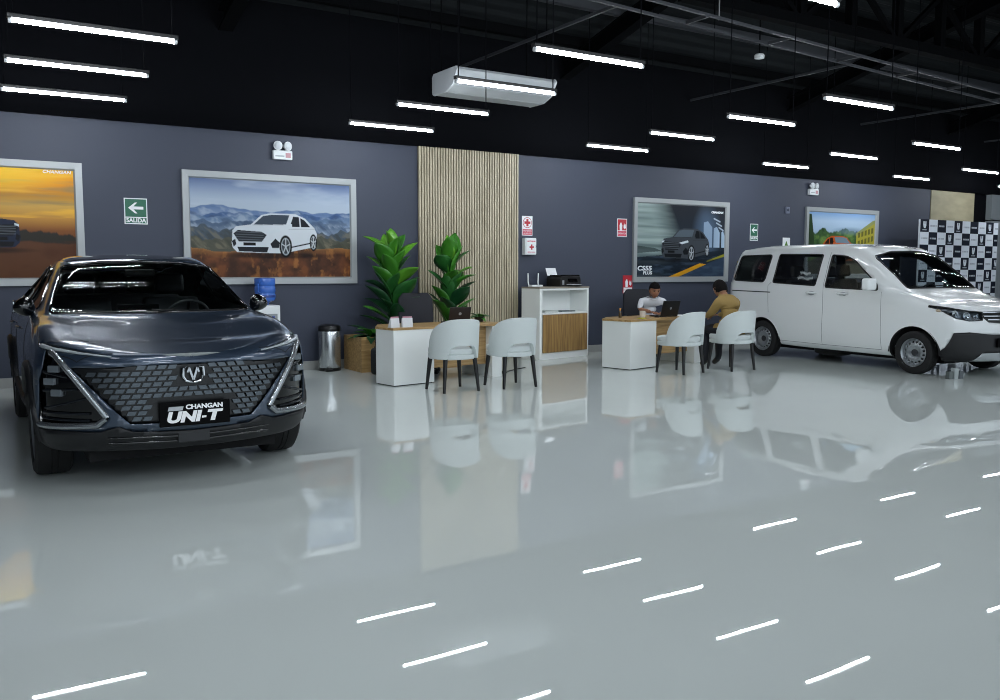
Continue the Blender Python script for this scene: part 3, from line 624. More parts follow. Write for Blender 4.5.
planter((4.73, 11.02, 0), 0, .62, .62, .48, 'oak planter box beside the steel bin, holding the left plant', oak_h)
planter((5.86, 10.93, 0), 0, .55, .45, .45, 'oak planter box behind the left desk, holding the right plant', oak_h)
wdp = thing('water_dispenser', 'white water dispenser behind the dark car', 'water dispenser', (3.55, 11.42, 0))
obj('cabinet', box(B(), -.15, .15, -.16, .16, 0, .93, .015), white_pl, wdp)
obj('tap_recess', box(B(), -.11, .11, -.163, -.15, .62, .82, .003), mat('recess_grey', '8f9598', .5), wdp)
for x, m in ((-.05, mat('tap_red', '9a2024', .4)), (.05, mat('tap_blue', '1f3f8f', .4))): obj('tap', box(B(), x-.015, x+.015, -.19, -.163, .75, .79, .004), m, wdp)
obj('drip_tray', box(B(), -.11, .11, -.2, -.16, .58, .61, .004), mat('recess_grey', '', .5), wdp)
wb = thing('water_bottle', 'large blue water bottle on top of the dispenser', 'water bottle', (3.55, 11.42, .93))
bm = B(); lathe(bm, [(0, 0.0), (.04, .0), (.05, .03), (.12, .06), (.135, .09), (.135, .14), (.128, .15), (.128, .16), (.135, .17), (.135, .235), (.128, .245), (.128, .255), (.135, .265), (.135, .33), (.13, .35), (.06, .36), (0, .36)], 32, cap=False)
obj('bottle', bm, mat('blue_plastic', '3d69bb', .15), wb, 40)
obj('carry_handle', tube(B(), [(-.10, -.11, .30), (-.13, -.135, .28), (-.13, -.135, .18), (-.10, -.11, .16)], .012, 8), mat('blue_plastic', '', .3), wb, 40)
obj('label_band', lathe(B(), [(.1365, .10), (.1365, .13)], 32, cap=False), mat('blue_dark', '1c3c86', .4), wb, 40)
bg = thing('shoulder_bag', 'black bag standing beside the white end of the left desk', 'bag', (4.88, 10.75, 0), .3)
obj('body', box(B(), -.13, .13, -.07, .07, 0, .36, .05, seg=3), mat('bag_black', '17181c', .7, bump=.3), bg, 60)
obj('strap', tube(B(), [(-.09, 0, .35), (-.07, 0, .47), (0, 0, .52), (.07, 0, .47), (.09, 0, .35)], .012, 8), mat('bag_black', '', .7), bg, 40)
obj('front_pocket', box(B(), -.1, .1, -.095, -.06, .04, .2, .015), mat('bag_pocket', '20222a', .7), bg, 60)
bx = tag(obj('white_box', box(B(), -.05, .08, -.1, .1, 0, .13, .004), white_pl), 'small white box on the oak box behind the bag', 'box'); bx.location = (5.22, 11.12, .48)

# ------------------------------------------------------------------ plants
leaf_ms = [noisy('leaf_%d' % k, a, b_, nscale=4, rough=.35) for k, (a, b_) in enumerate((('2f6a1e', '3f8226'), ('1d4f22', '2c6a2c'), ('123a20', '1e4f2a'), ('4a8a22', '63a030')))]
def leaf_bm(bm, base, direction, length, width, droop, mi, rollv=0, seg=9, fold=.18):
    """a broad leaf with a midrib fold and a petiole"""
    d = Vector(direction).normalized(); side = d.cross(Vector((0, 0, 1)))
    side = side.normalized() if side.length > 1e-3 else Vector((1, 0, 0))
    side = Matrix.Rotation(rollv, 3, d) @ side; nrm = side.cross(d).normalized(); prev = None; p = Vector(base)
    for i in range(seg+1):
        t = i/seg; wd = width*math.sin(PI*min(1, t**.95))**.9 if 0 < t < 1 else .004
        rowv = [bm.verts.new(p+side*wd*s+nrm*abs(s)*wd*fold*2) for s in (-1, -.5, 0, .5, 1)]
        if prev:
            for k in range(4): bm.faces.new((prev[k], prev[k+1], rowv[k+1], rowv[k])).material_index = mi
        prev = rowv; d = (Matrix.Rotation(-droop/seg, 3, side) @ d).normalized(); nrm = side.cross(d).normalized(); p = p+d*length/seg
def plant(name, loc, label, seed, base_z, leaves, stems):
    r = thing(name, label, 'plant', loc, 0, 'tall broad-leaved plants')
    for st in stems: obj('stem', tube(B(), st, [.022]+[.016]*(len(st)-2)+[.008], 8), mat('stem_green', '35581f', .5), r, 60)
    rnd = random.Random(seed)
    for (z, x, y, az, el, L, wd, mi) in leaves:
        bm = B(); d = Vector((math.cos(az)*math.cos(el), math.sin(az)*math.cos(el), math.sin(el)))
        leaf_bm(bm, (x, y, z), d, L, wd, rnd.uniform(.1, .65), mi, rnd.uniform(-.7, .7))
        o_ = obj('leaf', bm, leaf_ms, r, 'keep')
        for f in o_.data.polygons: f.use_smooth = True
        sm = o_.modifiers.new('thick', 'SOLIDIFY'); sm.thickness = .003
def leafset(seed, n, z0, z1, r0, Lr, top):
    rnd = random.Random(seed); out = []
    for k in range(n):
        f = k/(n-1); z = z0+(z1-z0)*f; az = k*2.39996+rnd.uniform(-.3, .3)
        el = .85+.35*f+rnd.uniform(-.35, .25); L = Lr*(1-.1*f)*rnd.uniform(.85, 1.1); mi = rnd.choice([0, 1, 1, 2]) if f < .55 else rnd.choice([0, 0, 3, 1])
        out.append((z, .02*math.cos(az), .02*math.sin(az), az, el, L, rnd.uniform(.10, .135), mi))
    out.append((top, 0, 0, 1.2, 1.45, .42, .09, 3)); out.append((top-.05, 0, 0, 4.0, 1.25, .42, .095, 3)); return out
plant('broad_leaved_plant', (5.28, 11.18, .40), 'tall leafy green plant left of the slatted panel, behind the left desk', 3, 0, leafset(3, 31, .12, 1.16, 0, .54, 1.20), [[(0, 0, 0), (.02, 0, .4), (0, .01, .8), (.01, 0, 1.3)], [(.06, .03, 0), (.05, .04, .5), (.03, .03, .9)]])
plant('broad_leaved_plant', (6.16, 11.12, .38), 'tall leafy green plant in front of the slatted wood panel', 8, 0, leafset(8, 30, .12, 1.10, 0, .52, 1.12), [[(0, 0, 0), (-.02, 0, .4), (0, .01, .8), (-.01, 0, 1.15)], [(.06, .03, 0), (.05, .04, .5), (.02, .03, .9)]])
def low_plant(loc, label, n, L, seed, pot=True):
    r = thing('potted_plant', label, 'plant', loc, 0, 'small plants on and beside the desks'); rnd = random.Random(seed)
    if pot: obj('pot', lathe(B(), [(0, 0), (.05, 0), (.065, .06), (.07, .065), (.058, .07), (0, .06)], 20, cap=False), mat('dark_pot', '1b1b1d', .4), r, 40)
    for k in range(n):
        bm = B(); az = k*2.4; el = rnd.uniform(.15, .9); leaf_bm(bm, (0, 0, .05), (math.cos(az)*math.cos(el), math.sin(az)*math.cos(el), math.sin(el)), L*rnd.uniform(.7, 1.1), L*.16, .8, rnd.choice([0, 1, 2]), 0, 6)
        o_ = obj('leaf', bm, leaf_ms, r, 'keep')
        sm = o_.modifiers.new('thick', 'SOLIDIFY'); sm.thickness = .002
low_plant(on(DK1, A1, 1.62, .46), 'small leafy plant in a dark pot at the right end of the left desk', 12, .17, 5)
low_plant((4.98, 11.20, .40), 'low dark leafy plant spreading over the oak box by the bin', 16, .42, 6, False)

# ------------------------------------------------------------------ chairs
cream = mat('chair_fabric', 'cdd4d3', .75, bump=.15, bscale=300); seat_f = mat('chair_seat_fabric', 'd3d9d8', .75, bump=.15, bscale=300)
def dining_chair(loc, rz, label):
    """faces +Y"""
    r = thing('upholstered_chair', label, 'chair', loc, rz, 'pale upholstered visitor chairs')
    bm = B(); NA, NV = 56, 14; amax = math.radians(98); grid = []
    for i in range(NA+1):
        th = -amax+2*amax*i/NA; a = abs(th)/amax
        top = .47+.37*max(0, 1-a**3.0)**.6
        bot = .385
        nt = abs(th)/math.radians(42)
        if nt < 1: bot = .385+.155*(1-nt**5)
        row = []
        for j in range(NV+1):
            v = j/NV; z = bot+(top-bot)*v; fl = 1+.06*(z-.4)/.44
            rx, ry = .272, .26
            sx = math.sin(th); cy = -math.cos(th); y = cy*ry*(1+.10*(z-.4)/.44 if cy < 0 else 1)
            if cy > 0: y = cy*.32
            row.append(bm.verts.new((rx*sx*(1.0 if cy < 0 else (1-.05*cy))*fl*1.0, y, z)))
        grid.append(row)
    for i in range(NA):
        for j in range(NV): bm.faces.new((grid[i][j], grid[i+1][j], grid[i+1][j+1], grid[i][j+1]))
    o_ = obj('backrest', bm, cream, r, 60); s_ = o_.modifiers.new('t', 'SOLIDIFY'); s_.thickness = .045; s_.offset = 0
    b_ = o_.modifiers.new('b', 'BEVEL'); b_.width = .016; b_.segments = 3; b_.limit_method = 'ANGLE'
    def pad(z0, z1, sx, sy, oy, bev):
        pts = []
        for k in range(28):
            a = 2*PI*k/28; c, s = math.cos(a), math.sin(a); e = .6
            pts.append((sx*math.copysign(abs(c)**e, c), oy+sy*math.copysign(abs(s)**e, s)))
        return prism(B(), pts, z0, z1, bev=bev)
    obj('seat_frame', pad(.375, .43, .235, .27, .045, .01), cream, r, 50)
    obj('seat', pad(.43, .50, .228, .27, .055, .022), seat_f, r, 60)
    for sx in (-1, 1):
        for sy in (-1, 1):
            obj('leg', tube(B(), [(sx*.19, sy*.19+.02, .385), (sx*.225, sy*.225+.02, 0)], [.028, .017], 10), black_metal, r, 40)
    return r
dining_chair((4.95, 8.87, 0), math.radians(-1), 'pale grey upholstered chair at the left desk, nearer the white block')
dining_chair((5.72, 8.82, 0), math.radians(-1), 'pale grey upholstered chair at the left desk, nearer the oak cabinet')
dining_chair((8.46, 8.77, 0), math.radians(10), 'empty pale grey upholstered chair in front of the right desk')
dining_chair((9.35, 8.68, 0), math.radians(0), 'pale grey upholstered chair the man in the mustard jacket sits on')
def office_chair(loc, rz, label):
    """faces -Y"""
    r = thing('office_chair', label, 'office chair', loc, rz, 'black office chairs behind the desks'); fab = mat('office_fabric', '191a22', .75, bump=.2, bscale=200)
    obj('seat', box(B(), -.25, .25, -.24, .24, .44, .52, .035, seg=3), fab, r, 60)
    pts = [(-.22, .0), (.22, 0), (.25, .2), (.24, .48), (.18, .56), (-.18, .56), (-.24, .48), (-.25, .2)]
    obj('backrest', prism(B(), pts, -.03, .03, M=T((0, .25, .52)) @ R(-.12, 'X') @ XZ, bev=.02), fab, r, 60)
    obj('column', tube(B(), [(0, 0, .12), (0, 0, .30), (0, 0, .445)], [.03, .03, .02], 12), black_metal, r, 40)
    for k in range(5):
        a = k*2*PI/5+.3; c, s = math.cos(a), math.sin(a)
        obj('base_arm', tube(B(), [(0, 0, .12), (c*.18, s*.18, .10), (c*.28, s*.28, .075)], [.026, .02, .015], 8), black_metal, r, 40)
        obj('caster', lathe(B(), [(.0, -.02), (.03, -.02), (.03, .02), (0, .02)], 14, M=T((c*.28, s*.28, .03)) @ R(a+PI/2, 'Z') @ R(PI/2, 'X'), cap=False), black_plastic, r, 40)
    obj('back_bracket', tube(B(), [(0, .1, .44), (0, .27, .46), (0, .30, .60)], .018, 8), black_metal, r, 40)
    for s in (-1, 1): obj('armrest', tube(B(), [(s*.24, .1, .47), (s*.29, .1, .50), (s*.29, .05, .64), (s*.29, -.12, .65)], .017, 8), black_plastic, r, 40)
office_chair((5.42, 10.62, 0), -.25, 'black office chair behind the left desk')
office_chair((9.61, 10.88, 0), -.42, 'black office chair under the man in the white shirt')

# ------------------------------------------------------------------ cars
def catmull(P, n):
    """P (k,d) -> dense samples, n per span"""
    P = np.asarray(P, float); k = len(P); Q = np.vstack([2*P[0]-P[1], P, 2*P[-1]-P[-2]]); out = []
    for i in range(k-1):
        p0, p1, p2, p3 = Q[i], Q[i+1], Q[i+2], Q[i+3]
        for t in np.arange(n)/n:
            out.append(.5*((2*p1)+(-p0+p2)*t+(2*p0-5*p1+4*p2-p3)*t*t+(-p0+3*p1-3*p2+p3)*t**3))
    out.append(P[-1]); return np.array(out)
def pchip(x, y, xs):
    x = np.asarray(x, float); h = np.diff(x); y = np.asarray(y, float); d = np.diff(y, axis=0)/h.reshape(-1, *([1]*(y.ndim-1)))
    m = np.zeros_like(y); m[0], m[-1] = d[0], d[-1]
    for i in range(1, len(x)-1):
        w1, w2 = 2*h[i]+h[i-1], h[i]+2*h[i-1]; s = d[i-1]*d[i] > 0
        with np.errstate(divide='ignore', invalid='ignore'): hm = (w1+w2)/(w1/d[i-1]+w2/d[i])
        m[i] = np.where(s, hm, 0)
    out = []
    for v in xs:
        i = min(max(np.searchsorted(x, v)-1, 0), len(x)-2); t = (v-x[i])/h[i]
        out.append((2*t**3-3*t*t+1)*y[i]+(t**3-2*t*t+t)*h[i]*m[i]+(-2*t**3+3*t*t)*y[i+1]+(t**3-t*t)*h[i]*m[i+1])
    return np.array(out)
class CarBody:
    """half body (x>=0), nose at y=0, tail at +y.  stations: [(u, [(x,z)*11])]"""
    def __init__(s, st, nose, tail, du=None, step=.045, sub=5):
        us = [a for a, _ in st]; P = np.array([p for _, p in st]); n = int((us[-1]-us[0])/step)
        xs = np.unique(np.round(np.concatenate([np.linspace(us[0], us[-1], n), us]), 4)); D = pchip(us, P, xs)
        rings = [(u, catmull(D[i], sub)) for i, u in enumerate(xs)]
        J = rings[0][1].shape[0]; jj = np.arange(J)/sub
        D_, p, q, ztop, rz, zlow, lean = nose
        front = []; R0 = rings[0][1]
        for t in np.linspace(0, 1, 26)[1:][::-1]:
            sd = (1-(1-t)**p)**(1/q); r = R0.copy(); r[:, 0] *= (1-t)
            for j in range(J):
                if jj[j] >= 6: zt = ztop+(R0[j, 1]-R0[6*sub, 1])*.35; r[j, 1] = R0[j, 1]+(zt-R0[j, 1])*sd**rz
                elif jj[j] > 4: f = (jj[j]-4)/2; r[j, 1] = R0[j, 1]+((ztop-R0[6*sub, 1])*f)*sd**rz
                elif jj[j] < 3: r[j, 1] += zlow*sd
            front.append((us[0], D_*sd, r))
        G = []
        for u0, d, r in front:
            G.append([(r[j, 0], u0-d+lean(r[j, 1])*(d/D_), r[j, 1]) for j in range(J)])
        for u, r in rings: G.append([(r[j, 0], u+(du(u, jj[j], r[j]) if du else 0), r[j, 1]) for j in range(J)])
        D2, p, q, ztop, rz, zlow, lean = tail; R1 = rings[-1][1]
        for t in np.linspace(0, 1, 16)[1:]:
            sd = (1-(1-t)**p)**(1/q); r = R1.copy(); r[:, 0] *= (1-t)
            for j in range(J):
                if jj[j] >= 6: zt = ztop+(R1[j, 1]-R1[6*sub, 1])*.2; r[j, 1] = R1[j, 1]+(zt-R1[j, 1])*sd**rz
                elif jj[j] > 4: r[j, 1] += (ztop-R1[6*sub, 1])*(jj[j]-4)/2*sd**rz
                elif jj[j] < 3: r[j, 1] += zlow*sd
            G.append([(r[j, 0], us[-1]+D2*sd-lean(r[j, 1])*sd, r[j, 1]) for j in range(J)])
        bm = B(); V = [[bm.verts.new(p_) for p_ in row] for row in G]
        for i in range(len(V)-1):
            for j in range(J-1):
                try: bm.faces.new((V[i][j], V[i][j+1], V[i+1][j+1], V[i+1][j]))
                except ValueError: pass
        bmesh.ops.remove_doubles(bm, verts=bm.verts, dist=.0004); bmesh.ops.recalc_face_normals(bm, faces=bm.faces)
        up_ = max(bm.faces, key=lambda f: f.calc_center_median().z)
        if up_.normal.z < 0: bmesh.ops.reverse_faces(bm, faces=bm.faces)
        s.bm = bm; s.full = BVHTree.FromBMesh(bm)
    def cut(s, poly, proj, filt=None):
        """split the faces along a polygon seen along proj ('front','side','top'); returns the faces inside"""
        bm = s.bm; A, Bx = {'front': (0, 2), 'side': (1, 2), 'top': (0, 1)}[proj]
        n = len(poly); xs = [p[0] for p in poly]; ys = [p[1] for p in poly]; lo = (min(xs)-.02, min(ys)-.02); hi = (max(xs)+.02, max(ys)+.02)
        def near(f, l, h):
            a = [v.co[A] for v in f.verts]; b = [v.co[Bx] for v in f.verts]
            return max(a) >= l[0] and min(a) <= h[0] and max(b) >= l[1] and min(b) <= h[1]
        ok = lambda f: filt is None or filt(f.calc_center_median(), f.normal)
        for i in range(n):
            p, q = poly[i], poly[(i+1) % n]; l = (min(p[0], q[0])-.002, min(p[1], q[1])-.002); h = (max(p[0], q[0])+.002, max(p[1], q[1])+.002)
            fs = [f for f in bm.faces if near(f, l, h) and ok(f)]
            if not fs: continue
            co = Vector((0, 0, 0)); no = Vector((0, 0, 0)); co[A], co[Bx] = p; no[A], no[Bx] = -(q[1]-p[1]), q[0]-p[0]
            if no.length < 1e-9: continue
            g = set(fs); [g.update(f.edges) for f in fs]; [g.update(f.verts) for f in fs]
            bmesh.ops.bisect_plane(bm, geom=list(g), plane_co=co, plane_no=no.normalized(), dist=1e-5)
        def inside(x, y):
            k = False
            for i in range(n):
                x0, y0 = poly[i]; x1, y1 = poly[(i+1) % n]
                if (y0 > y) != (y1 > y) and x < (x1-x0)*(y-y0)/(y1-y0)+x0: k = not k
            return k
        out = []
        for f in bm.faces:
            c = f.calc_center_median()
            if lo[0] < c[A] < hi[0] and lo[1] < c[Bx] < hi[1] and inside(c[A], c[Bx]) and ok(f): out.append(f)
        return out
    def take(s, faces, off=0.0):
        """lift the faces out of the body into a new bmesh (pushed along their normals by off)"""
        nb = B(); mp = {}; nr = {}
        for f in faces:
            for v in f.verts: nr[v] = v.normal.copy()
        for f in faces:
            vs = []
            for v in f.verts:
                if v not in mp: mp[v] = nb.verts.new(v.co+nr[v]*off)
                vs.append(mp[v])
            try: nb.faces.new(vs)
            except ValueError: pass
        bmesh.ops.delete(s.bm, geom=faces, context='FACES'); return nb
    def hit(s, o, d):
        r = s.full.ray_cast(Vector(o), Vector(d)); return (r[0], r[1]) if r[0] is not None else (None, None)
    def path(s, pts, proj, off=.0, n=10):
        """points along a polyline dropped onto the surface"""
        out = []
        for a, b in zip(pts[:-1], pts[1:]):
            for k in range(n):
                t = k/n; x, y = a[0]+(b[0]-a[0])*t, a[1]+(b[1]-a[1])*t; out.append((x, y))
        out.append(pts[-1]); res = []
        for x, y in out:
            if proj == 'side': p, nn = s.hit((3, x, y), (-1, 0, 0))
            elif proj == 'front': p, nn = s.hit((x, -3, y), (0, 1, 0))
            else: p, nn = s.hit((x, y, 5), (0, 0, -1))
            if p is not None:
                if nn.dot(Vector({'side': (1, 0, 0), 'front': (0, -1, 0), 'top': (0, 0, 1)}[proj])) < 0: nn = -nn
                res.append(p+nn*off)
        return res
def relax(g, it=40):
    # even out the curvature of a pane, its outline kept
    vs = [v for v in g.verts if not v.is_boundary or abs(v.co.x) < 1e-4 and all(abs(e.other_vert(v).co.x) < 1e-4 or not e.is_boundary for e in v.link_edges)]
    for _ in range(it):
        new = {}
        for v in vs:
            nb = [e.other_vert(v).co for e in v.link_edges]; a = sum(nb, Vector())/len(nb)
            new[v] = Vector((v.co.x, a.y, v.co.z))
        for v, c in new.items(): v.co = c
def mirror_x(bm, weld=True):
    g = bmesh.ops.duplicate(bm, geom=bm.verts[:]+bm.edges[:]+bm.faces[:])['geom']
    vs = [v for v in g if isinstance(v, bmesh.types.BMVert)]; fs = [f for f in g if isinstance(f, bmesh.types.BMFace)]
    for v in vs: v.co.x *= -1
    bmesh.ops.reverse_faces(bm, faces=fs)
    if weld: bmesh.ops.remove_doubles(bm, verts=[v for v in bm.verts if abs(v.co.x) < .002], dist=.0015)
    return bm
def flipped(bm):
    b2 = bm.copy()
    for v in b2.verts: v.co.x *= -1
    bmesh.ops.reverse_faces(b2, faces=b2.faces); return b2
def both(name, bm, m, parent, smooth='keep', label=None, thick=0, sub=None):
    """a part on each side of the car"""
    res = []
    for k, b in enumerate((flipped(bm), bm)):
        o_ = obj(name, b, m, parent, smooth, label)
        if smooth == 'keep':
            for f in o_.data.polygons: f.use_smooth = True
        if thick: md = o_.modifiers.new('t', 'SOLIDIFY'); md.thickness = thick; md.offset = -1
        res.append(o_)
    return res
def centre(name, bm, m, parent, smooth='keep', label=None, thick=0):
    mirror_x(bm); o_ = obj(name, bm, m, parent, smooth, label)
    if smooth == 'keep':
        for f in o_.data.polygons: f.use_smooth = True
    if thick: md = o_.modifiers.new('t', 'SOLIDIFY'); md.thickness = thick; md.offset = -1
    return o_
def circle(cu, cz, r, n=36, zmin=-1): return [(cu+r*math.cos(2*PI*k/n), max(zmin, cz+r*math.sin(2*PI*k/n))) for k in range(n)]
def rim_lip(bm_body, filt, vec, mi):
    """pull the open edge of a hole inward"""
    es = [e for e in bm_body.edges if len(e.link_faces) == 1 and filt(e)]
    r = bmesh.ops.extrude_edge_only(bm_body, edges=es)['geom']
    vs = [v for v in r if isinstance(v, bmesh.types.BMVert)]
    bmesh.ops.translate(bm_body, vec=vec, verts=vs)
    for f in r:
        if isinstance(f, bmesh.types.BMFace): f.material_index = mi
def wheel(parent, loc, r, wd, steelrim, steer=0):
    MY = T(loc) @ R(steer, 'Z') @ R(PI/2, 'Y')       # lathe axis z -> x ; outer side is local +z -> +x
    side = 1 if loc[0] > 0 else -1
    MY = T(loc) @ R(steer, 'Z') @ (R(PI/2, 'Y') if side > 0 else R(-PI/2, 'Y'))
    rr = r*.66 if steelrim else r*.72
    prof = [(rr, -wd*.45), (r*.90, -wd*.5), (r*.98, -wd*.42), (r, -wd*.3), (r, -wd*.1), (r*.985, -wd*.09), (r*.985, -wd*.06), (r, -wd*.05), (r, wd*.05), (r*.985, wd*.06), (r*.985, wd*.09), (r, wd*.1), (r, wd*.3), (r*.98, wd*.42), (r*.90, wd*.5), (rr*1.05, wd*.49), (rr, wd*.42)]
    b = lathe(B(), prof, 48, M=MY, cap=False)
    t = obj('tyre', b, dark_rubber, parent, 35)
    rim = obj('wheel_rim', lathe(B(), [(rr, -wd*.45), (rr*.96, -wd*.4), (rr*.9, -wd*.2), (rr*.9, wd*.2), (rr*.95, wd*.36), (rr*1.0, wd*.44), (rr*.985, wd*.455), (rr*.93, wd*.38), (rr*.88, wd*.24)], 48, M=MY, cap=False), mat('rim_silver', '9fa4a8', .3, .75), t, 40)
    if steelrim:
        b = B(); n = 16; seg = 6
        # dished disc with a ring of holes
        rad = [rr*.88, rr*.80, rr*.66, rr*.52, rr*.40, rr*.22, 0.02]; zz = [wd*.24, wd*.22, wd*.30, wd*.33, wd*.22, wd*.20, wd*.20]
        m = n*4; rings = [[b.verts.new((q*math.cos(2*PI*k/m), q*math.sin(2*PI*k/m), z)) for k in range(m)] for q, z in zip(rad, zz)]
        for i in range(len(rad)-1):
            for k in range(m):
                if i == 1 and k % 4 in (1, 2): continue
                b.faces.new((rings[i][k], rings[i][(k+1) % m], rings[i+1][(k+1) % m], rings[i+1][k]))
        bmesh.ops.transform(b, matrix=MY, verts=b.verts); o_ = obj('rim_disc', b, mat('rim_silver', '', .3), t, 50); md = o_.modifiers.new('t', 'SOLIDIFY'); md.thickness = .004
        obj('hub_cap', lathe(B(), [(.045, wd*.2), (.045, wd*.28), (.035, wd*.31), (0, wd*.31)], 20, M=MY, cap=False), mat('hub_dark', '2a2c2f', .4), t, 40)
        b = B()
        for k in range(5):
            a = k*2*PI/5; tube(b, [(rr*.33*math.cos(a), rr*.33*math.sin(a), wd*.19), (rr*.33*math.cos(a), rr*.33*math.sin(a), wd*.27)], .009, 6)
        bmesh.ops.transform(b, matrix=MY, verts=b.verts); obj('wheel_nuts', b, satin, t)
    else:
        b = B()
        for k in range(5):
            a = k*2*PI/5
            for s_ in (-.16, .16):
                p0 = Vector((rr*.12*math.cos(a), rr*.12*math.sin(a), wd*.30)); p1 = Vector((rr*.93*math.cos(a+s_), rr*.93*math.sin(a+s_), wd*.34))
                bar(b, p0, p1, .028, .03)
        bmesh.ops.transform(b, matrix=MY, verts=b.verts); obj('spokes', b, mat('rim_silver', '', .3), t)
        obj('hub_cap', lathe(B(), [(.05, wd*.2), (.05, wd*.38), (.03, wd*.4), (0, wd*.4)], 20, M=MY, cap=False), black_plastic, t, 40)
    obj('brake_disc', lathe(B(), [(0, -.01), (rr*.75, -.01), (rr*.75, .01), (0, .01)], 32, M=MY, cap=False), mat('brake_steel', '4a4c4e', .4, .8), t, 40)
    return t
def seats(parent, spots, m):
    for (x, y, z, w_) in spots:
        s_ = obj('car_seat', box(B(), x-w_/2, x+w_/2, y-.25, y+.25, z, z+.14, .04, seg=3), m, parent, 60)
        obj('seat_back', box(B(), -w_/2, w_/2, -.06, .06, 0, .56, .045, M=T((x, y+.26, z+.1)) @ R(-.22, 'X'), seg=3), m, s_, 60)
        obj('headrest', box(B(), -.13, .13, -.045, .045, .60, .78, .04, M=T((x, y+.26, z+.1)) @ R(-.22, 'X'), seg=3), m, s_, 60)
def steering(parent, x, y, z):
    M = T((x, y, z)) @ R(-1.15, 'X')
    b = B(); tube(b, [(.185*math.cos(2*PI*k/32), .185*math.sin(2*PI*k/32), 0) for k in range(32)], .014, 8, closed=True); bmesh.ops.transform(b, matrix=M, verts=b.verts)
    w_ = obj('steering_wheel', b, mat('trim_grey', '34363a', .5), parent, 60)
    b = B(); lathe(b, [(0, -.03), (.06, -.02), (.065, .01), (0, .02)], 20, cap=False)
    for a in (0.1, PI-.1, -PI/2): tube(b, [(.04*math.cos(a), .04*math.sin(a), 0), (.18*math.cos(a), .18*math.sin(a), 0)], .013, 6)
    bmesh.ops.transform(b, matrix=M, verts=b.verts); obj('steering_hub', b, black_plastic, w_, 40)
def offs(poly, d):
    """shrink (d<0) or grow a polygon, roughly, about its centre"""
    cx_ = sum(p[0] for p in poly)/len(poly); cy_ = sum(p[1] for p in poly)/len(poly); out = []
    for x, y in poly:
        l = math.hypot(x-cx_, y-cy_); out.append((cx_+(x-cx_)*(l+d)/l, cy_+(y-cy_)*(l+d)/l))
    return out
def rounded(poly, r, n=4):
    out = []; N = len(poly)
    for i in range(N):
        p = Vector(poly[i]); a = Vector(poly[i-1])-p; b = Vector(poly[(i+1) % N])-p; ra = min(r, a.length*.45, b.length*.45)
        A, C = p+a.normalized()*ra, p+b.normalized()*ra
        for k in range(n+1):
            t = k/n; q = A*(1-t)**2+p*2*t*(1-t)+C*t*t; out.append((q.x, q.y))
    return out

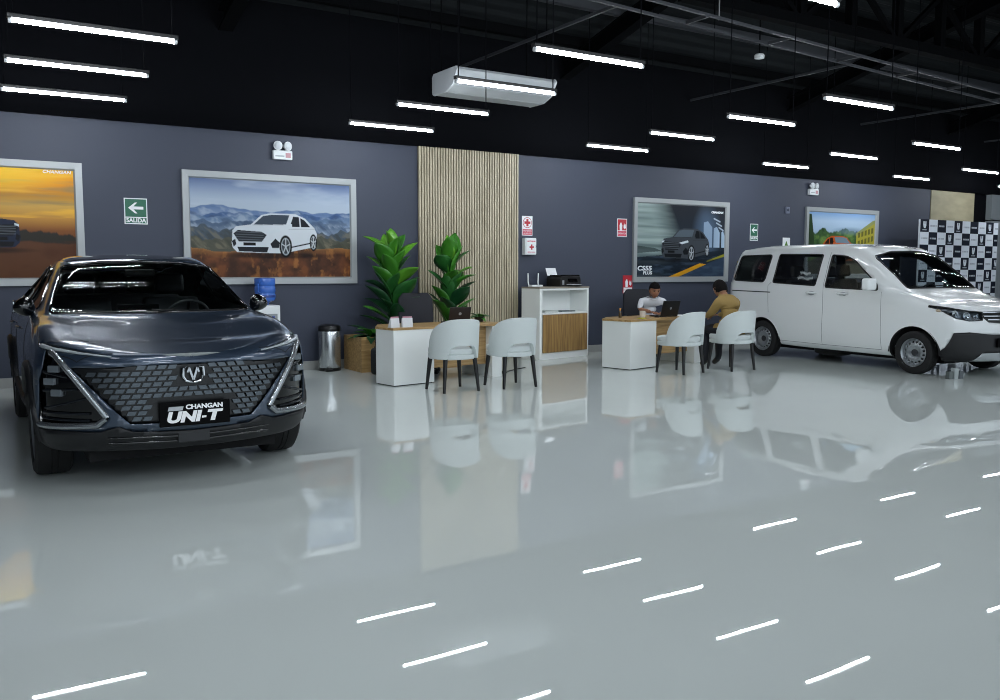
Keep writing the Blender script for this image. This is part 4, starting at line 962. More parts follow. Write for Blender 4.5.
# ---- white van -------------------------------------------------------------
def build_van(loc, rz):
    root = thing('van', 'white passenger van parked at the right in front of the checked backdrop', 'van', loc, rz)
    W = lambda *p: list(p)
    st = [
     (.48, W((0, .20), (.62, .20), (.77, .24), (.815, .40), (.825, .60), (.82, .76), (.795, .90), (.72, .965), (.55, .99), (.3, 1.00), (0, 1.005))),
     (.80, W((0, .20), (.64, .20), (.79, .25), (.835, .42), (.845, .62), (.838, .84), (.812, 1.01), (.75, 1.06), (.60, 1.085), (.3, 1.095), (0, 1.10))),
     (.93, W((0, .20), (.64, .20), (.79, .25), (.838, .42), (.847, .62), (.84, .86), (.818, 1.05), (.785, 1.09), (.745, 1.12), (.38, 1.13), (0, 1.135))),
     (1.25, W((0, .20), (.64, .20), (.79, .25), (.84, .42), (.85, .62), (.845, .88), (.828, 1.10), (.808, 1.17), (.735, 1.35), (.38, 1.39), (0, 1.40))),
     (1.62, W((0, .20), (.64, .20), (.79, .25), (.84, .42), (.85, .62), (.847, .88), (.832, 1.12), (.812, 1.24), (.715, 1.60), (.37, 1.66), (0, 1.675))),
     (1.85, W((0, .20), (.64, .20), (.79, .25), (.84, .42), (.85, .62), (.848, .90), (.833, 1.13), (.814, 1.26), (.70, 1.69), (.36, 1.745), (0, 1.76))),
     (2.60, W((0, .20), (.64, .20), (.79, .25), (.84, .42), (.85, .62), (.848, .92), (.835, 1.16), (.815, 1.28), (.695, 1.735), (.36, 1.79), (0, 1.805))),
     (3.60, W((0, .22), (.64, .22), (.79, .27), (.84, .42), (.85, .62), (.845, .92), (.83, 1.16), (.81, 1.28), (.69, 1.73), (.355, 1.785), (0, 1.80))),
     (4.27, W((0, .26), (.64, .26), (.78, .30), (.825, .45), (.835, .62), (.83, .90), (.81, 1.14), (.785, 1.26), (.675, 1.69), (.345, 1.74), (0, 1.75))),
    ]
    def du(u, j, p):
        f = max(0, (j-7.2)/2.8) if j > 7.2 else 0
        return -.10*f*f*(1 if .9 <= u <= 1.75 else (max(0, (u-.5)/.4) if u < .9 else max(0, 1-(u-1.75)/.4)))
    cb_ = CarBody(st, (.47, 2.7, 1.55, .885, 2.2, .03, lambda z: (.10*max(0, (z-.66)/.25)**1.5 if z > .66 else .03*(.3-min(.3, z))*3)),
                  (.19, 6.5, 2.0, 1.14, 3, .02, lambda z: .0), du)
    # the tail: rake the upper body forward
    for v in cb_.bm.verts:
        if v.co.y > 3.9 and v.co.z > 1.15: v.co.y -= (v.co.z-1.15)*.11*min(1, (v.co.y-3.9)/.3)
    cb_.full = BVHTree.FromBMesh(cb_.bm)
    right = lambda c, n: c.x > .55 and n.x > .2
    frontf = lambda c, n: c.y < .75 and n.y < -.02
    paint = mat('van_white_paint', 'eaeded', .25, coat=1.0); trim = mat('black_trim', '121316', .5); lin_ = mat('van_interior', '55595d', .8)
    gl = glass_mat('van_glass', (.78, .82, .82)); glf = glass_mat('windscreen_glass', (.62, .68, .70), 1.5); gld = glass_mat('van_rear_glass', (.35, .38, .40))
    wins = [rounded([(4.17, 1.63), (3.46, 1.64), (3.55, 1.205), (4.27, 1.225)], .06), rounded([(3.30, 1.645), (2.43, 1.63), (2.50, 1.165), (3.36, 1.20)], .035),
            rounded([(2.26, 1.625), (1.99, 1.60), (1.83, 1.53), (1.42, 1.205), (1.39, 1.12), (2.31, 1.145)], .03)]
    for k, wp in enumerate(wins):
        g = cb_.take(cb_.cut(wp, 'side', right), -.012)
        both('side_window', g, (gld, gl, gl)[k], root)
        pts = cb_.path(wp+[wp[0]], 'side', .001, 3); b = B(); tube(b, pts[:-1], .011, 6, closed=True); both('window_seal', b, black_plastic, root, 60)
    ws = rounded([(-.01, 1.155), (.705, 1.145), (.64, 1.60), (.30, 1.655), (-.01, 1.665)], .03)
    ws = [(0, 1.158), (.35, 1.155), (.71, 1.15), (.73, 1.165), (.705, 1.56), (.675, 1.605), (.35, 1.665), (0, 1.675)]
    g = cb_.take(cb_.cut(ws, 'front', lambda c, n:   .75 < c.y < 1.9 and n.z > .05 and n.y < -.1), -.006); relax(g); centre('windscreen', g, glf, root)
    pts = cb_.path(ws[:-1]+[ws[-1]], 'front', .001, 5); b = B(); tube(b, pts, .010, 6); both('windscreen_seal', b, black_plastic, root, 60)
    # arches
    for cu, rad in ((.80, .375), (3.56, .365)):
        fs = cb_.cut(circle(cu, .275, rad, 40), 'side', lambda c, n: c.x > .45); bmesh.ops.delete(cb_.bm, geom=fs, context='FACES')
        rim_lip(cb_.bm, lambda e: abs(e.verts[0].co.y-cu) < rad+.02 and e.verts[0].co.z < .68 and e.verts[0].co.x > .45 and e.verts[1].co.z < .68, (-.06, 0, 0), 2)
        b = B()      # wheel housing
        n = 24; ra = rad+.012; R_ = [[(x, cu+ra*math.cos(PI*k/n), max(.2, .275+ra*math.sin(PI*k/n))) for k in range(n+1)] for x in (.83, .48)]
        V = [[b.verts.new(p) for p in r_] for r_ in R_]
        for k in range(n): b.faces.new((V[0][k], V[0][k+1], V[1][k+1], V[1][k]))
        b.faces.new(V[1]); both('wheel_housing', b, mat('housing_black', '08080a', .9), root, 40, thick=.004)
    # lower cladding, grille, lamps on the nose
    g = cb_.take(cb_.cut([(.0, .565), (.28, .565), (.40, .575), (.60, .60), (.735, .585), (.765, .45), (.80, .30), (.83, .205), (.56, .19), (.44, .325), (.0, .33)], 'front', lambda c, n: c.y < .60), .006); centre('bumper_insert', g, trim, root, thick=.02)
    g = cb_.take(cb_.cut([(.0, .33), (.42, .33), (.56, .215), (.50, .10), (0, .10)], 'front', lambda c, n: c.y < .42 and n.y < -.15), .01); centre('skid_plate', g, mat('skid_silver', 'a7acae', .35, .5), root, thick=.02)
    grille = [(0, .865), (.30, .868), (.42, .862), (.44, .80), (.36, .725), (0, .70)]
    g = cb_.take(cb_.cut(grille, 'front', lambda c, n: c.y < .5), -.015); centre('grille', g, mat('grille_black', '0b0c0e', .3), root, thick=.01)
    for zz, x1 in ((.848, .41), (.80, .41), (.755, .37)):
        pts = cb_.path([(-.0, zz), (x1, zz+.006)], 'front', .004, 14); pts = [Vector((-p.x, p.y, p.z)) for p in pts[::-1]]+pts[1:]
        b = B(); tube(b, pts, [.011]*len(pts), 6); obj('grille_bar', b, chrome, root, 60)
    lampp = [(.40, .86), (.58, .875), (.70, .90), (.805, .935), (.812, .915), (.77, .835), (.71, .775), (.60, .745), (.44, .755), (.42, .80)]
    fs = cb_.cut(lampp, 'front', lambda c, n: c.y < .75); g = cb_.take(fs, -.035)
    hb = both('headlamp', g, mat('lamp_inner', '50565c', .25, .6), root)
    g2 = B(); Mx = {}
    for k, (lx, lz, rr_) in enumerate(((.60, .81, .048), (.70, .845, .036), (.50, .80, .03))):
        p, nn = cb_.hit((lx, -3, lz), (0, 1, 0))
        if p is None: continue
        for s_, hp in ((-1, hb[0]), (1, hb[1])):
            q = Vector((p.x*s_, p.y+.028, p.z)); obj('reflector', lathe(B(), [(rr_, -.02), (rr_*.85, -.005), (rr_*.4, .01), (0, .012)], 24, M=T(q) @ R(s_*.5, 'Z') @ R(-PI/2, 'X'), cap=False), chrome, hp, 40)
    pts = cb_.path(lampp+[lampp[0]], 'front', .001, 3); b = B(); tube(b, pts[:-1], .006, 6, closed=True); both('headlamp_rim', b, black_plastic, root, 60)
    # clear cover over the lamp
    b = B(); cvp = [cb_.hit((x, -3, z), (0, 1, 0))[0] for x, z in lampp]; cc = cb_.hit((.6, -3, .83), (0, 1, 0))[0]
    vs = [b.verts.new(p) for p in cvp if p is not None]; c0 = b.verts.new(cc)
    for k in range(len(vs)): b.faces.new((vs[k], vs[(k+1) % len(vs)], c0))
    both('headlamp_cover', b, glass_mat('clear_lens', (.85, .88, .9), 1.5), root, 'keep')
    # emblem
    p, nn = cb_.hit((0.001, -3, .80), (0, 1, 0)); em = B(); lathe(em, [(.062, 0), (.066, .01), (.058, .012), (.056, .004), (.0, .004)], 28, M=T((0, p.y-.008, .80)) @ R(PI/2, 'X'), cap=False)
    for s_ in (-1, 1):
        bar(em, (0, p.y-.016, .765), (s_*.026, p.y-.016, .83), .014, .008); bar(em, (s_*.026, p.y-.016, .83), (s_*.034, p.y-.016, .79), .012, .008)
    obj('emblem', em, chrome, root, 40)
    # number plate card
    p, nn = cb_.hit((0.001, -3, .48), (0, 1, 0)); pl_ = obj('number_plate', box(B(), -.25, .25, p.y-.03, p.y-.012, .40, .52, .003), mat('plate_black', '020203', .6, spec=.1), root)
    lettering([('HONOR', 0, 0, .075, .15, .003, 1.1)], print_white, pl_, Matrix(((1, 0, 0, 0), (0, 0, -1, p.y-.031), (0, 1, 0, .46), (0, 0, 0, 1))))
    # door seams, handles, rail, sill, mirror
    seams = [[(1.30, .29), (1.31, .70), (1.33, 1.10)], [(2.345, .285), (2.33, .8), (2.345, 1.15), (2.30, 1.66)], [(3.42, .72), (3.46, 1.15), (3.40, 1.20)], [(1.31, .29), (2.345, .285), (3.22, .29)], [(1.36, 1.68), (1.36, 1.68)]]
    for sm in seams[:4]:
        pts = cb_.path(sm, 'side', -.001, 8)
        if len(pts) > 2: b = B(); tube(b, pts, .0035, 5); both('door_seam', b, mat('seam_grey', '5b6062', .6), root, 60)
    pts = cb_.path([(4.28, 1.055), (3.40, 1.045)], 'side', .0, 14); b = B(); tube(b, pts, .009, 6); both('slide_rail', b, mat('rail_dark', '2a2d30', .5), root, 60)
    for u in (1.98, 2.56):
        p, nn = cb_.hit((3, u, 1.055), (-1, 0, 0)); b = B()
        tube(b, [(p.x, u-.10, 1.055), (p.x+.035, u-.07, 1.058), (p.x+.04, u, 1.06), (p.x+.035, u+.07, 1.058), (p.x, u+.10, 1.055)], [.008, .013, .015, .013, .008], 8); both('door_handle', b, paint, root, 60)
        b = B(); lathe(b, [(0, -.004), (.05, -.002), (.055, .004), (0, .003)], 20, M=T((p.x-.002, u, 1.05)) @ R(PI/2, 'Y') @ scaleM(.6, 1.2, 1), cap=False); both('handle_recess', b, mat('recess_white', 'a3a8aa', .4), root, 60)
    p, nn = cb_.hit((3, .47, .87), (-1, 0, 0)); b = B(); lathe(b, [(0, 0), (.026, .0), (.02, .01), (0, .012)], 16, M=T((p.x, .47, .87)) @ R(PI/2, 'Y') @ scaleM(.7, 1.5, 1), cap=False); both('indicator_lamp', b, mat('amber_pale', 'b8a68a', .3), root, 60)
    b = B(); p, nn = cb_.hit((3, 1.46, 1.17), (-1, 0, 0)); tube(b, [(p.x-.02, 1.47, 1.17), (p.x+.08, 1.42, 1.17)], .022, 8); both('mirror_arm', b, black_plastic, root, 60)
    b = box(B(), -.10, .12, -.06, .06, -.085, .085, .035, seg=4, M=T((p.x+.17, 1.40, 1.205)) @ R(-.12, 'Z')); mm = both('wing_mirror', b, paint, root, 60)
    for s_, q in ((-1, mm[0]), (1, mm[1])):
        obj('mirror_glass', box(B(), -.085, .10, .058, .063, -.07, .07, .01, M=T((s_*(p.x+.17), 1.40, 1.205)) @ R(-.12*s_, 'Z') @ scaleM(s_, 1, 1)), mat('mirror_silver', 'aab0b4', .03, 1), q)
    # body shell with a dark lining
    for f in cb_.bm.faces:
        if f.material_index == 0: f.material_index = 0
    bdy = cb_.bm; mirror_x(bdy); o_ = obj('body', bdy, [paint, lin_, mat('housing_black', '', .9)], root, 'keep'); shade(o_.data, 35)
    md = o_.modifiers.new('lining', 'SOLIDIFY'); md.thickness = .012; md.offset = -1; md.material_offset = 1; md.material_offset_rim = 0
    obj('cabin_floor', box(B(), -.70, .70, .95, 4.2, .33, .36), lin_, root)
    obj('dashboard', prism(B(), [(.95, .80), (.97, 1.10), (1.12, 1.15), (1.42, 1.08), (1.48, .95), (1.30, .70)], -.70, .70, M=Matrix(((0, 0, 1, 0), (1, 0, 0, 0), (0, 1, 0, 0), (0, 0, 0, 1))), bev=.015), mat('dash_grey', '2b2d30', .6), root)
    fabr = mat('seat_grey', '26282b', .8)
    seats(root, [(-.40, 1.95, .62, .46), (.40, 1.95, .62, .46), (-.40, 2.85, .60, .50), (.35, 2.85, .60, .60), (0, 3.7, .60, 1.2)], fabr)
    steering(root, .38, 1.52, 1.03)
    for s_ in (-1, 1):
        wheel(root, (s_*.745, .80, .292), .292, .17, True); wheel(root, (s_*.745, 3.56, .292), .292, .17, True)
    spw = obj('spare_wheel', lathe(B(), [(0, 0), (.2, 0), (.29, .03), (.30, .08), (.29, .13), (.2, .16), (0, .16)], 32, M=T((-.30, 2.55, .09)), cap=False), dark_rubber, root, 40)
    obj('under_tray', box(B(), -.45, .45, .6, 4.0, .14, .215), mat('housing_black', '', .9), root)
    b = B(); tube(b, [(.30, 1.02, 1.165), (.0, 1.0, 1.185), (-.22, 1.06, 1.20)], .007, 6); obj('wiper', b, black_plastic, root); b = B(); tube(b, [(-.1, 1.02, 1.17), (-.5, 1.09, 1.185)], .007, 6); obj('wiper', b, black_plastic, root)
    for s_ in (-1, 1): obj('tail_light', box(B(), s_*.60-.05, s_*.60+.05, 4.40, 4.465, .78, 1.12, .015), mat('tail_red', '6e0f14', .2), root)
    # roof ribs
    b = B(); pts = cb_.path([(.0, 1.78), (.0, 1.78)], 'top', 0, 1)
    for x in (.22, .5):
        pts = cb_.path([(x, 1.95), (x, 4.05)], 'top', -.002, 20); b = B(); tube(b, pts, .006, 5); both('roof_rib', b, paint, root, 60)
    # two lines of pale script on the sliding door's window, too small to read
    b = B()
    for z_, n_, u0, L_ in ((1.35, 9, 2.62, .20), (1.275, 13, 2.56, .30)):
        pts = []
        for k in range(n_*4+1):
            t = k/(n_*4); u = u0+L_*(1-t); z = z_+.020*math.sin(t*n_*2*PI)*(1.4 if k < 6 else 1)+.012*math.sin(t*7)
            p, nn = cb_.hit((3, u, z), (-1, 0, 0)); pts.append(Vector((-p.x-.004, u, z)))
        tube(b, pts, .0045, 5)
    obj('window_script', b, mat('window_lettering', 'b9c0c2', .6), root, 60)
    return root
# near flank axle points on the floor give the van its place
V0 = Vector((11.025, 7.017, 0)); back = Vector((.0659, .9978, 0)); across = Vector((.9978, -.0659, 0))
ROTV = -math.radians(3.78)
van_o = V0+across*(.82)-back*.80
van = build_van((van_o.x, van_o.y, 0), ROTV)
stand = thing('price_stand', 'small clear acrylic information block on the floor by the van front wheel', 'display stand', (11.02, 6.42, 0), -.2)
for x, m in ((-.09, mat('acryl_a', '59605f', .15)), (0.0, mat('acryl_b', 'aab2b2', .2)), (.085, mat('acryl_c', '4c5458', .15))): obj('panel', box(B(), x-.035, x+.035, -.03, .03, 0, .10 if x else .14, .003), m, stand)

# ---- dark blue-grey coupe SUV ----------------------------------------------
def build_suv(loc, rz):
    root = thing('sport_utility_vehicle', 'dark blue-grey coupe-like car at the left, facing the camera', 'car', loc, rz)
    low = [(0, .24), (.68, .24), (.86, .28), (.905, .42)]
    st = [
     (.46, low+[(.915, .60), (.91, .77), (.875, .905), (.74, .955), (.55, .935), (.30, .925), (0, .92)]),
     (.87, low+[(.93, .62), (.925, .83), (.885, .985), (.775, 1.03), (.60, 1.015), (.32, .998), (0, .99)]),
     (1.22, low+[(.925, .62), (.917, .86), (.875, 1.02), (.79, 1.06), (.66, 1.062), (.34, 1.047), (0, 1.045)]),
     (1.34, low+[(.923, .62), (.915, .87), (.872, 1.03), (.795, 1.07), (.715, 1.095), (.37, 1.085), (0, 1.085)]),
     (1.70, low+[(.922, .62), (.915, .88), (.868, 1.04), (.79, 1.12), (.655, 1.265), (.36, 1.285), (0, 1.29)]),
     (2.08, low+[(.922, .62), (.915, .89), (.865, 1.05), (.775, 1.16), (.60, 1.425), (.33, 1.475), (0, 1.485)]),
     (2.35, low+[(.922, .62), (.915, .90), (.862, 1.06), (.77, 1.17), (.59, 1.465), (.33, 1.515), (0, 1.525)]),
     (2.90, low+[(.922, .62), (.915, .91), (.86, 1.08), (.765, 1.19), (.58, 1.46), (.325, 1.515), (0, 1.525)]),
     (3.60, low+[(.93, .62), (.925, .92), (.87, 1.08), (.76, 1.19), (.56, 1.38), (.31, 1.43), (0, 1.44)]),
     (4.05, low+[(.915, .62), (.90, .92), (.84, 1.06), (.73, 1.13), (.55, 1.23), (.30, 1.26), (0, 1.27)]),
     (4.28, low+[(.90, .62), (.88, .90), (.81, 1.03), (.70, 1.07), (.53, 1.09), (.29, 1.10), (0, 1.10)]),
    ]
    st = [(u, [(x*.968, z) for x, z in P]) for u, P in st]
    def du(u, j, p):
        f = max(0, (j-7.2)/2.8) if j > 7.2 else 0
        return -.13*f*f*(1 if 1.22 <= u <= 2.1 else (max(0, (u-.8)/.42) if u < 1.22 else max(0, 1-(u-2.1)/.5)))
    lean = lambda z: (.07*max(0, (z-.80)/.12)**1.4 if z > .80 else .10*max(0, (.42-z)/.2)**1.3)
    cb = CarBody(st, (.46, 2.5, 1.7, .845, 2.0, .02, lean), (.22, 3.2, 1.8, 1.02, 2.5, .03, lambda z: 0), du)
    paint = mat('blue_grey_metallic', '303e50', .30, .5, coat=1.0); dark = mat('black_trim', '', .5); gloss = mat('gloss_black_trim', '050607', .08, coat=.5)
    lin_ = mat('suv_interior', '8b9190', .8); lining = mat('housing_black', '08080a', .9)
    glf = glass_mat('suv_windscreen', (.88, .95, .93), 1.5); gls = glass_mat('suv_side_glass', (.72, .76, .76), 1.5)
    right = lambda c, n: c.x > .45 and n.x > .2
    # glazing
    ws = [(0, 1.075), (.35, 1.075), (.70, 1.08), (.715, 1.10), (.575, 1.41), (.55, 1.425), (.32, 1.455), (0, 1.465)]
    g = cb.take(cb.cut(ws, 'front', lambda c, n: 1.05 < c.y < 2.3 and n.z > .05 and n.y < -.1), -.006); relax(g); centre('windscreen', g, glf, root)
    pts = cb.path(ws, 'front', .001, 6); b = B(); tube(b, pts, .011, 6); both('windscreen_seal', b, gloss, root, 60)
    for wp in ([(1.62, 1.10), (2.0, 1.30), (2.28, 1.41), (2.58, 1.43), (2.56, 1.12)], [(2.63, 1.12), (2.65, 1.43), (3.1, 1.41), (3.50, 1.32), (3.62, 1.22), (3.40, 1.14)]):
        wp = rounded(wp, .04, 3); g = cb.take(cb.cut(wp, 'side', right), -.008); both('side_window', g, gls, root)
        pts = cb.path(wp+[wp[0]], 'side', .001, 3); b = B(); tube(b, pts[:-1], .010, 6, closed=True); both('window_seal', b, gloss, root, 60)
    rg = [(0, 1.16), (.50, 1.16), (.47, 1.33), (0, 1.39)]
    g = cb.take(cb.cut(rg, 'front', lambda c, n: c.y > 3.6 and n.z > .05), -.006); centre('rear_window', g, gls, root)
    # black roof panel
    fs = cb.cut([(0, 1.97), (.53, 2.10), (.56, 2.5), (.53, 3.4), (.48, 3.72), (0, 3.78)], 'top', lambda c, n: n.z > .3 and c.z > 1.2); g = cb.take(fs, .001); centre('roof_panel', g, gloss, root)
    # wheel arches
    for cu, rad in ((.87, .40), (3.58, .40)):
        fs = cb.cut(circle(cu, .345, rad, 40), 'side', lambda c, n: c.x > .5); bmesh.ops.delete(cb.bm, geom=fs, context='FACES')
        rim_lip(cb.bm, lambda e: abs(e.verts[0].co.y-cu) < rad+.02 and max(e.verts[0].co.z, e.verts[1].co.z) < .76 and e.verts[0].co.x > .5, (-.05, 0, 0), 2)
        b = B(); n = 24; ra = rad+.012; R_ = [[(x, cu+ra*math.cos(PI*k/n), max(.24, .345+ra*math.sin(PI*k/n))) for k in range(n+1)] for x in (.90, .55)]
        V = [[b.verts.new(p) for p in r_] for r_ in R_]
        for k in range(n): b.faces.new((V[0][k], V[0][k+1], V[1][k+1], V[1][k]))
        b.faces.new(V[1]); both('wheel_housing', b, lining, root, 40, thick=.004)
        b = B(); pts = [p for p in (cb.hit((3, cu+(rad+.02)*math.cos(a), .345+(rad+.02)*math.sin(a)), (-1, 0, 0))[0] for a in np.linspace(-.1, PI+.1, 30)) if p is not None]
        tube(b, pts, .028, 6); both('arch_cladding', b, dark, root, 60)
    # ---- nose, in front view coordinates (x, z)
    F = lambda c, n: c.y < .80
    clad = [(0, .365), (.36, .378), (.45, .418), (.55, .385), (.955, .40), (.955, .20), (0, .20)]
    g = cb.take(cb.cut(clad, 'front', lambda c, n: c.y < .46 and n.y < -.05), .012); centre('lower_bumper', g, dark, root, thick=.02)
    # side vents
    vent = [(.82, .895), (.755, .865), (.495, .475), (.555, .415), (.875, .413), (.865, .70)]
    fs = cb.cut(vent, 'front', F); g = cb.take(fs, -.03); vb = both('side_vent', g, gloss, root, thick=.01)
    chr_ = mat('bright_trim', '9da2a6', .25, .85)
    for pl_, wd in (([(.79, .882), (.765, .862), (.51, .478), (.565, .430), (.72, .423), (.872, .42)], .021),):
        pts = cb.path(pl_, 'front', .004, 12); pts = [p for i, p in enumerate(pts)]; b = B(); tube(b, pts, [.010]+[wd]*(len(pts)-2)+[.012], 8); both('vent_surround', b, chr_, root, 60)
    for z0, z1, x0, x1 in ((.73, .76, .72, .85), (.655, .64, .67, .855), (.60, .53, .62, .85), (.50, .50, .61, .855), (.455, .46, .61, .86)):
        pts = cb.path([(x0, z0), (x1, z1)], 'front', -.018, 10); b = B(); tube(b, pts, .009, 6); both('vent_fin', b, mat('vent_fin', '23272c', .2, .5), root, 60)
    for lx, lz in ((.785, .78), (.81, .70), (.775, .63)):
        p, nn = cb.hit((lx, -3, lz), (0, 1, 0))
        for s_ in (-1, 1): obj('lamp_module', box(B(), -.04, .04, -.005, .02, -.022, .022, .006, M=T((s_*p.x, p.y+.012, p.z)) @ R(s_*.75, 'Z')), mat('lamp_clear', '8e969c', .15, .6), root)
    # upper slim lamps
    up_l = [(.44, .853), (.62, .868), (.78, .890), (.835, .90), (.84, .93), (.80, .935), (.66, .905)]
    fs = cb.cut(up_l, 'front', lambda c, n: c.y < .62); g = cb.take(fs, -.012); hl = both('headlamp', g, mat('lamp_inner', '', .3), root)
    pts = cb.path([(.47, .857), (.64, .880), (.78, .903), (.83, .915)], 'front', .0, 12); b = B(); tube(b, pts, list(np.linspace(.005, .016, len(pts))), 6)
    for s_, q in zip((0, 1), hl):
        o_ = obj('light_strip', (flipped(b) if s_ == 0 else b.copy()), mat('light_strip', 'b9c0c4', .2, .3), q, 60)
    # frameless grille: dark panel with staggered scales
    gr = [(0, .80), (.30, .80), (.56, .79), (.70, .792), (.60, .67), (.46, .51), (.38, .43), (0, .42)]
    fs = cb.cut(gr, 'front', F); g = cb.take(fs, -.012); centre('grille', g, mat('grille_black', '', .3), root, thick=.008)
    def inpoly(x, y, P):
        k = False
        for i in range(len(P)):
            x0, y0 = P[i]; x1, y1 = P[(i+1) % len(P)]
            if (y0 > y) != (y1 > y) and x < (x1-x0)*(y-y0)/(y1-y0)+x0: k = not k
        return k
    b = B(); ROWS = 11
    for r_ in range(ROWS):
        z = .785-r_*.036
        for c_ in range(-14, 15):
            x = (c_+.5*(r_ % 2))*.062*(1+.012*r_*0); sk = math.copysign(.012, x) if abs(x) > .01 else 0
            w_, h_ = .024, .0125
            q = [(x-w_-sk*.5, z+h_), (x+w_-sk*.5, z+h_), (x+w_+sk*.5, z-h_), (x-w_+sk*.5, z-h_)]
            q = [(a, c+abs(a)*-.0) for a, c in q]
            if abs(x) < .27 and z < .60: continue
            if abs(x) < .10 and z > .66: continue
            if not all(inpoly(abs(a), c, gr) for a, c in q): continue
            vs = []; vb_ = []
            for a, c in q:
                p = cb.hit((a if abs(a) > 1e-3 else 1e-3, -3, c), (0, 1, 0))[0] if a >= 0 else cb.hit((-a if abs(a) > 1e-3 else 1e-3, -3, c), (0, 1, 0))[0]
                vs.append(b.verts.new((a, p.y-.004, c))); vb_.append(b.verts.new((a, p.y+.010, c)))
            b.faces.new(vs)
            for k in range(4): b.faces.new((vs[k], vb_[k], vb_[(k+1) % 4], vs[(k+1) % 4]))
    sc_ = obj('grille_scales', b, mat('scale_metal', '5a6167', .3, .7), root)
    # lower intake with slats
    for z0 in (.30, .335):
        pts = cb.path([(0.0, z0), (.40, z0+.012), (.50, z0+.012)], 'front', .014, 10); pts = [Vector((-p.x, p.y, p.z)) for p in pts[::-1]]+pts[1:]; b = B(); tube(b, pts, .007, 6); obj('intake_slat', b, gloss, root, 60)
    p = cb.hit((.001, -3, .32), (0, 1, 0))[0]; obj('radar_cover', box(B(), -.10, .10, p.y-.03, p.y+.01, .285, .355, .006), mat('radar', '1b1c1f', .35), root)
    # badge
    p = cb.hit((.001, -3, .735), (0, 1, 0))[0]; y0 = p.y-.018; b = B()
    for s_ in (-1, 1):
        tube(b, [(s_*.035, y0, .785), (s_*.062, y0, .775), (s_*.064, y0, .72), (s_*.045, y0, .69), (0.001*s_, y0, .678)], [.006, .009, .010, .009, .007], 8)
        bar(b, (0, y0, .695), (s_*.026, y0, .775), .013, .010); bar(b, (s_*.026, y0, .775), (s_*.036, y0, .745), .009, .010)
    obj('emblem', b, chrome, root, 40)
    # name board
    p = cb.hit((.001, -3, .48), (0, 1, 0))[0]; yb = p.y-.045
    nb = obj('name_board', box(B(), -.22, .22, yb, yb+.02, .405, .558, .004), mat('plate_black', '', .4), root)
    obj('board_bracket', box(B(), -.15, .15, yb+.02, yb+.07, .42, .53), dark, nb)
    Mb = Matrix(((1, 0, 0, -.014), (0, 0, -1, yb-.001), (0, 1, 0, .482), (0, 0, 0, 1)))
    lettering([('CHANGAN', .072, .042, .040, 0, .0018, 1.15), ('UNI', -.062, -.022, .092, .2, .005, 1.3), ('-', .066, -.020, .08, .1, .003, 1.1), ('T', .122, -.022, .092, .2, .005, 1.5)], mat('bright_white', 'ffffff', .4), nb, Mb)
    bd_ = prism(B(), [(-.155, .024), (-.065, .024), (-.058, .050), (-.148, .050)], 0, .002, M=Mb); obj('badge_box', bd_, mat('badge_grey', 'b9bdc0', .5), nb)
    # hood creases and shut lines
    for ln in ([(.44, 1.06), (.50, .80), (.50, .50), (.46, .28)],):
        pass
    for nm, ln, pr_ in (('hood_seam', [(.46, .10), (.66, .16), (.80, .30), (.845, .50), (.83, .80), (.80, 1.15), (.78, 1.30)], 'top'), ('door_seam', [(1.42, .34), (1.40, .70), (1.50, 1.05)], 'side'), ('door_seam', [(2.60, .34), (2.60, 1.10)], 'side'), ('door_seam', [(3.42, .80), (3.55, 1.10)], 'side')):
        pts = cb.path(ln, pr_, -.001, 8)
        if len(pts) > 2: b = B(); tube(b, pts, .0035, 5); both(nm, b, lining, root, 60)
    pts = cb.path([(1.30, .42), (2.2, .36), (3.1, .42)], 'side', .0, 14); b = B(); tube(b, pts, .03, 6); both('side_sill', b, dark, root, 60)
    for u in (2.35, 3.20):
        p, nn = cb.hit((3, u, .93), (-1, 0, 0)); b = B(); tube(b, [(p.x, u-.1, .93), (p.x+.02, u-.06, .93), (p.x+.02, u+.06, .93), (p.x, u+.1, .93)], .009, 8); both('door_handle', b, paint, root, 60)
    # mirrors
    p, nn = cb.hit((3, 1.62, 1.08), (-1, 0, 0)); b = B(); tube(b, [(p.x-.03, 1.62, 1.06), (p.x+.07, 1.58, 1.085)], [.024, .018], 8); both('mirror_arm', b, gloss, root, 60)
    b = B(); bmesh.ops.create_icosphere(b, subdivisions=4, radius=1)
    for v in b.verts:
        x, y, z = v.co; v.co = Vector((x*.075*(1-.12*z), y*.07*(1 if y < 0 else .5), z*.070*(1-.25*x)))
    bmesh.ops.transform(b, matrix=T((p.x+.07, 1.56, 1.125)) @ R(-.25, 'Z'), verts=b.verts); mm = both('wing_mirror', b, gloss, root, 60)
    for s_, q in ((-1, mm[0]), (1, mm[1])): obj('mirror_glass', box(B(), -.065, .065, .030, .038, -.045, .045, .01, M=T((s_*(p.x+.07), 1.56, 1.125)) @ R(-.25*s_, 'Z')), mat('mirror_silver', '', .03), q)
    bdy = cb.bm; mirror_x(bdy); o_ = obj('body', bdy, [paint, lin_, lining], root, 'keep'); shade(o_.data, 35)
    md = o_.modifiers.new('lining', 'SOLIDIFY'); md.thickness = .010; md.offset = -1; md.material_offset = 1; md.material_offset_rim = 0
    obj('cabin_floor', box(B(), -.72, .72, 1.2, 4.1, .36, .39), lin_, root); obj('under_tray', box(B(), -.60, .60, .25, 4.2, .17, .25), lining, root)
    obj('dashboard', prism(B(), [(1.22, .80), (1.22, 1.03), (1.45, 1.065), (1.85, 1.02), (1.92, .93), (1.75, .70)], -.74, .74, M=Matrix(((0, 0, 1, 0), (1, 0, 0, 0), (0, 1, 0, 0), (0, 0, 0, 1))), bev=.02), mat('dash_black', '15171a', .5), root)
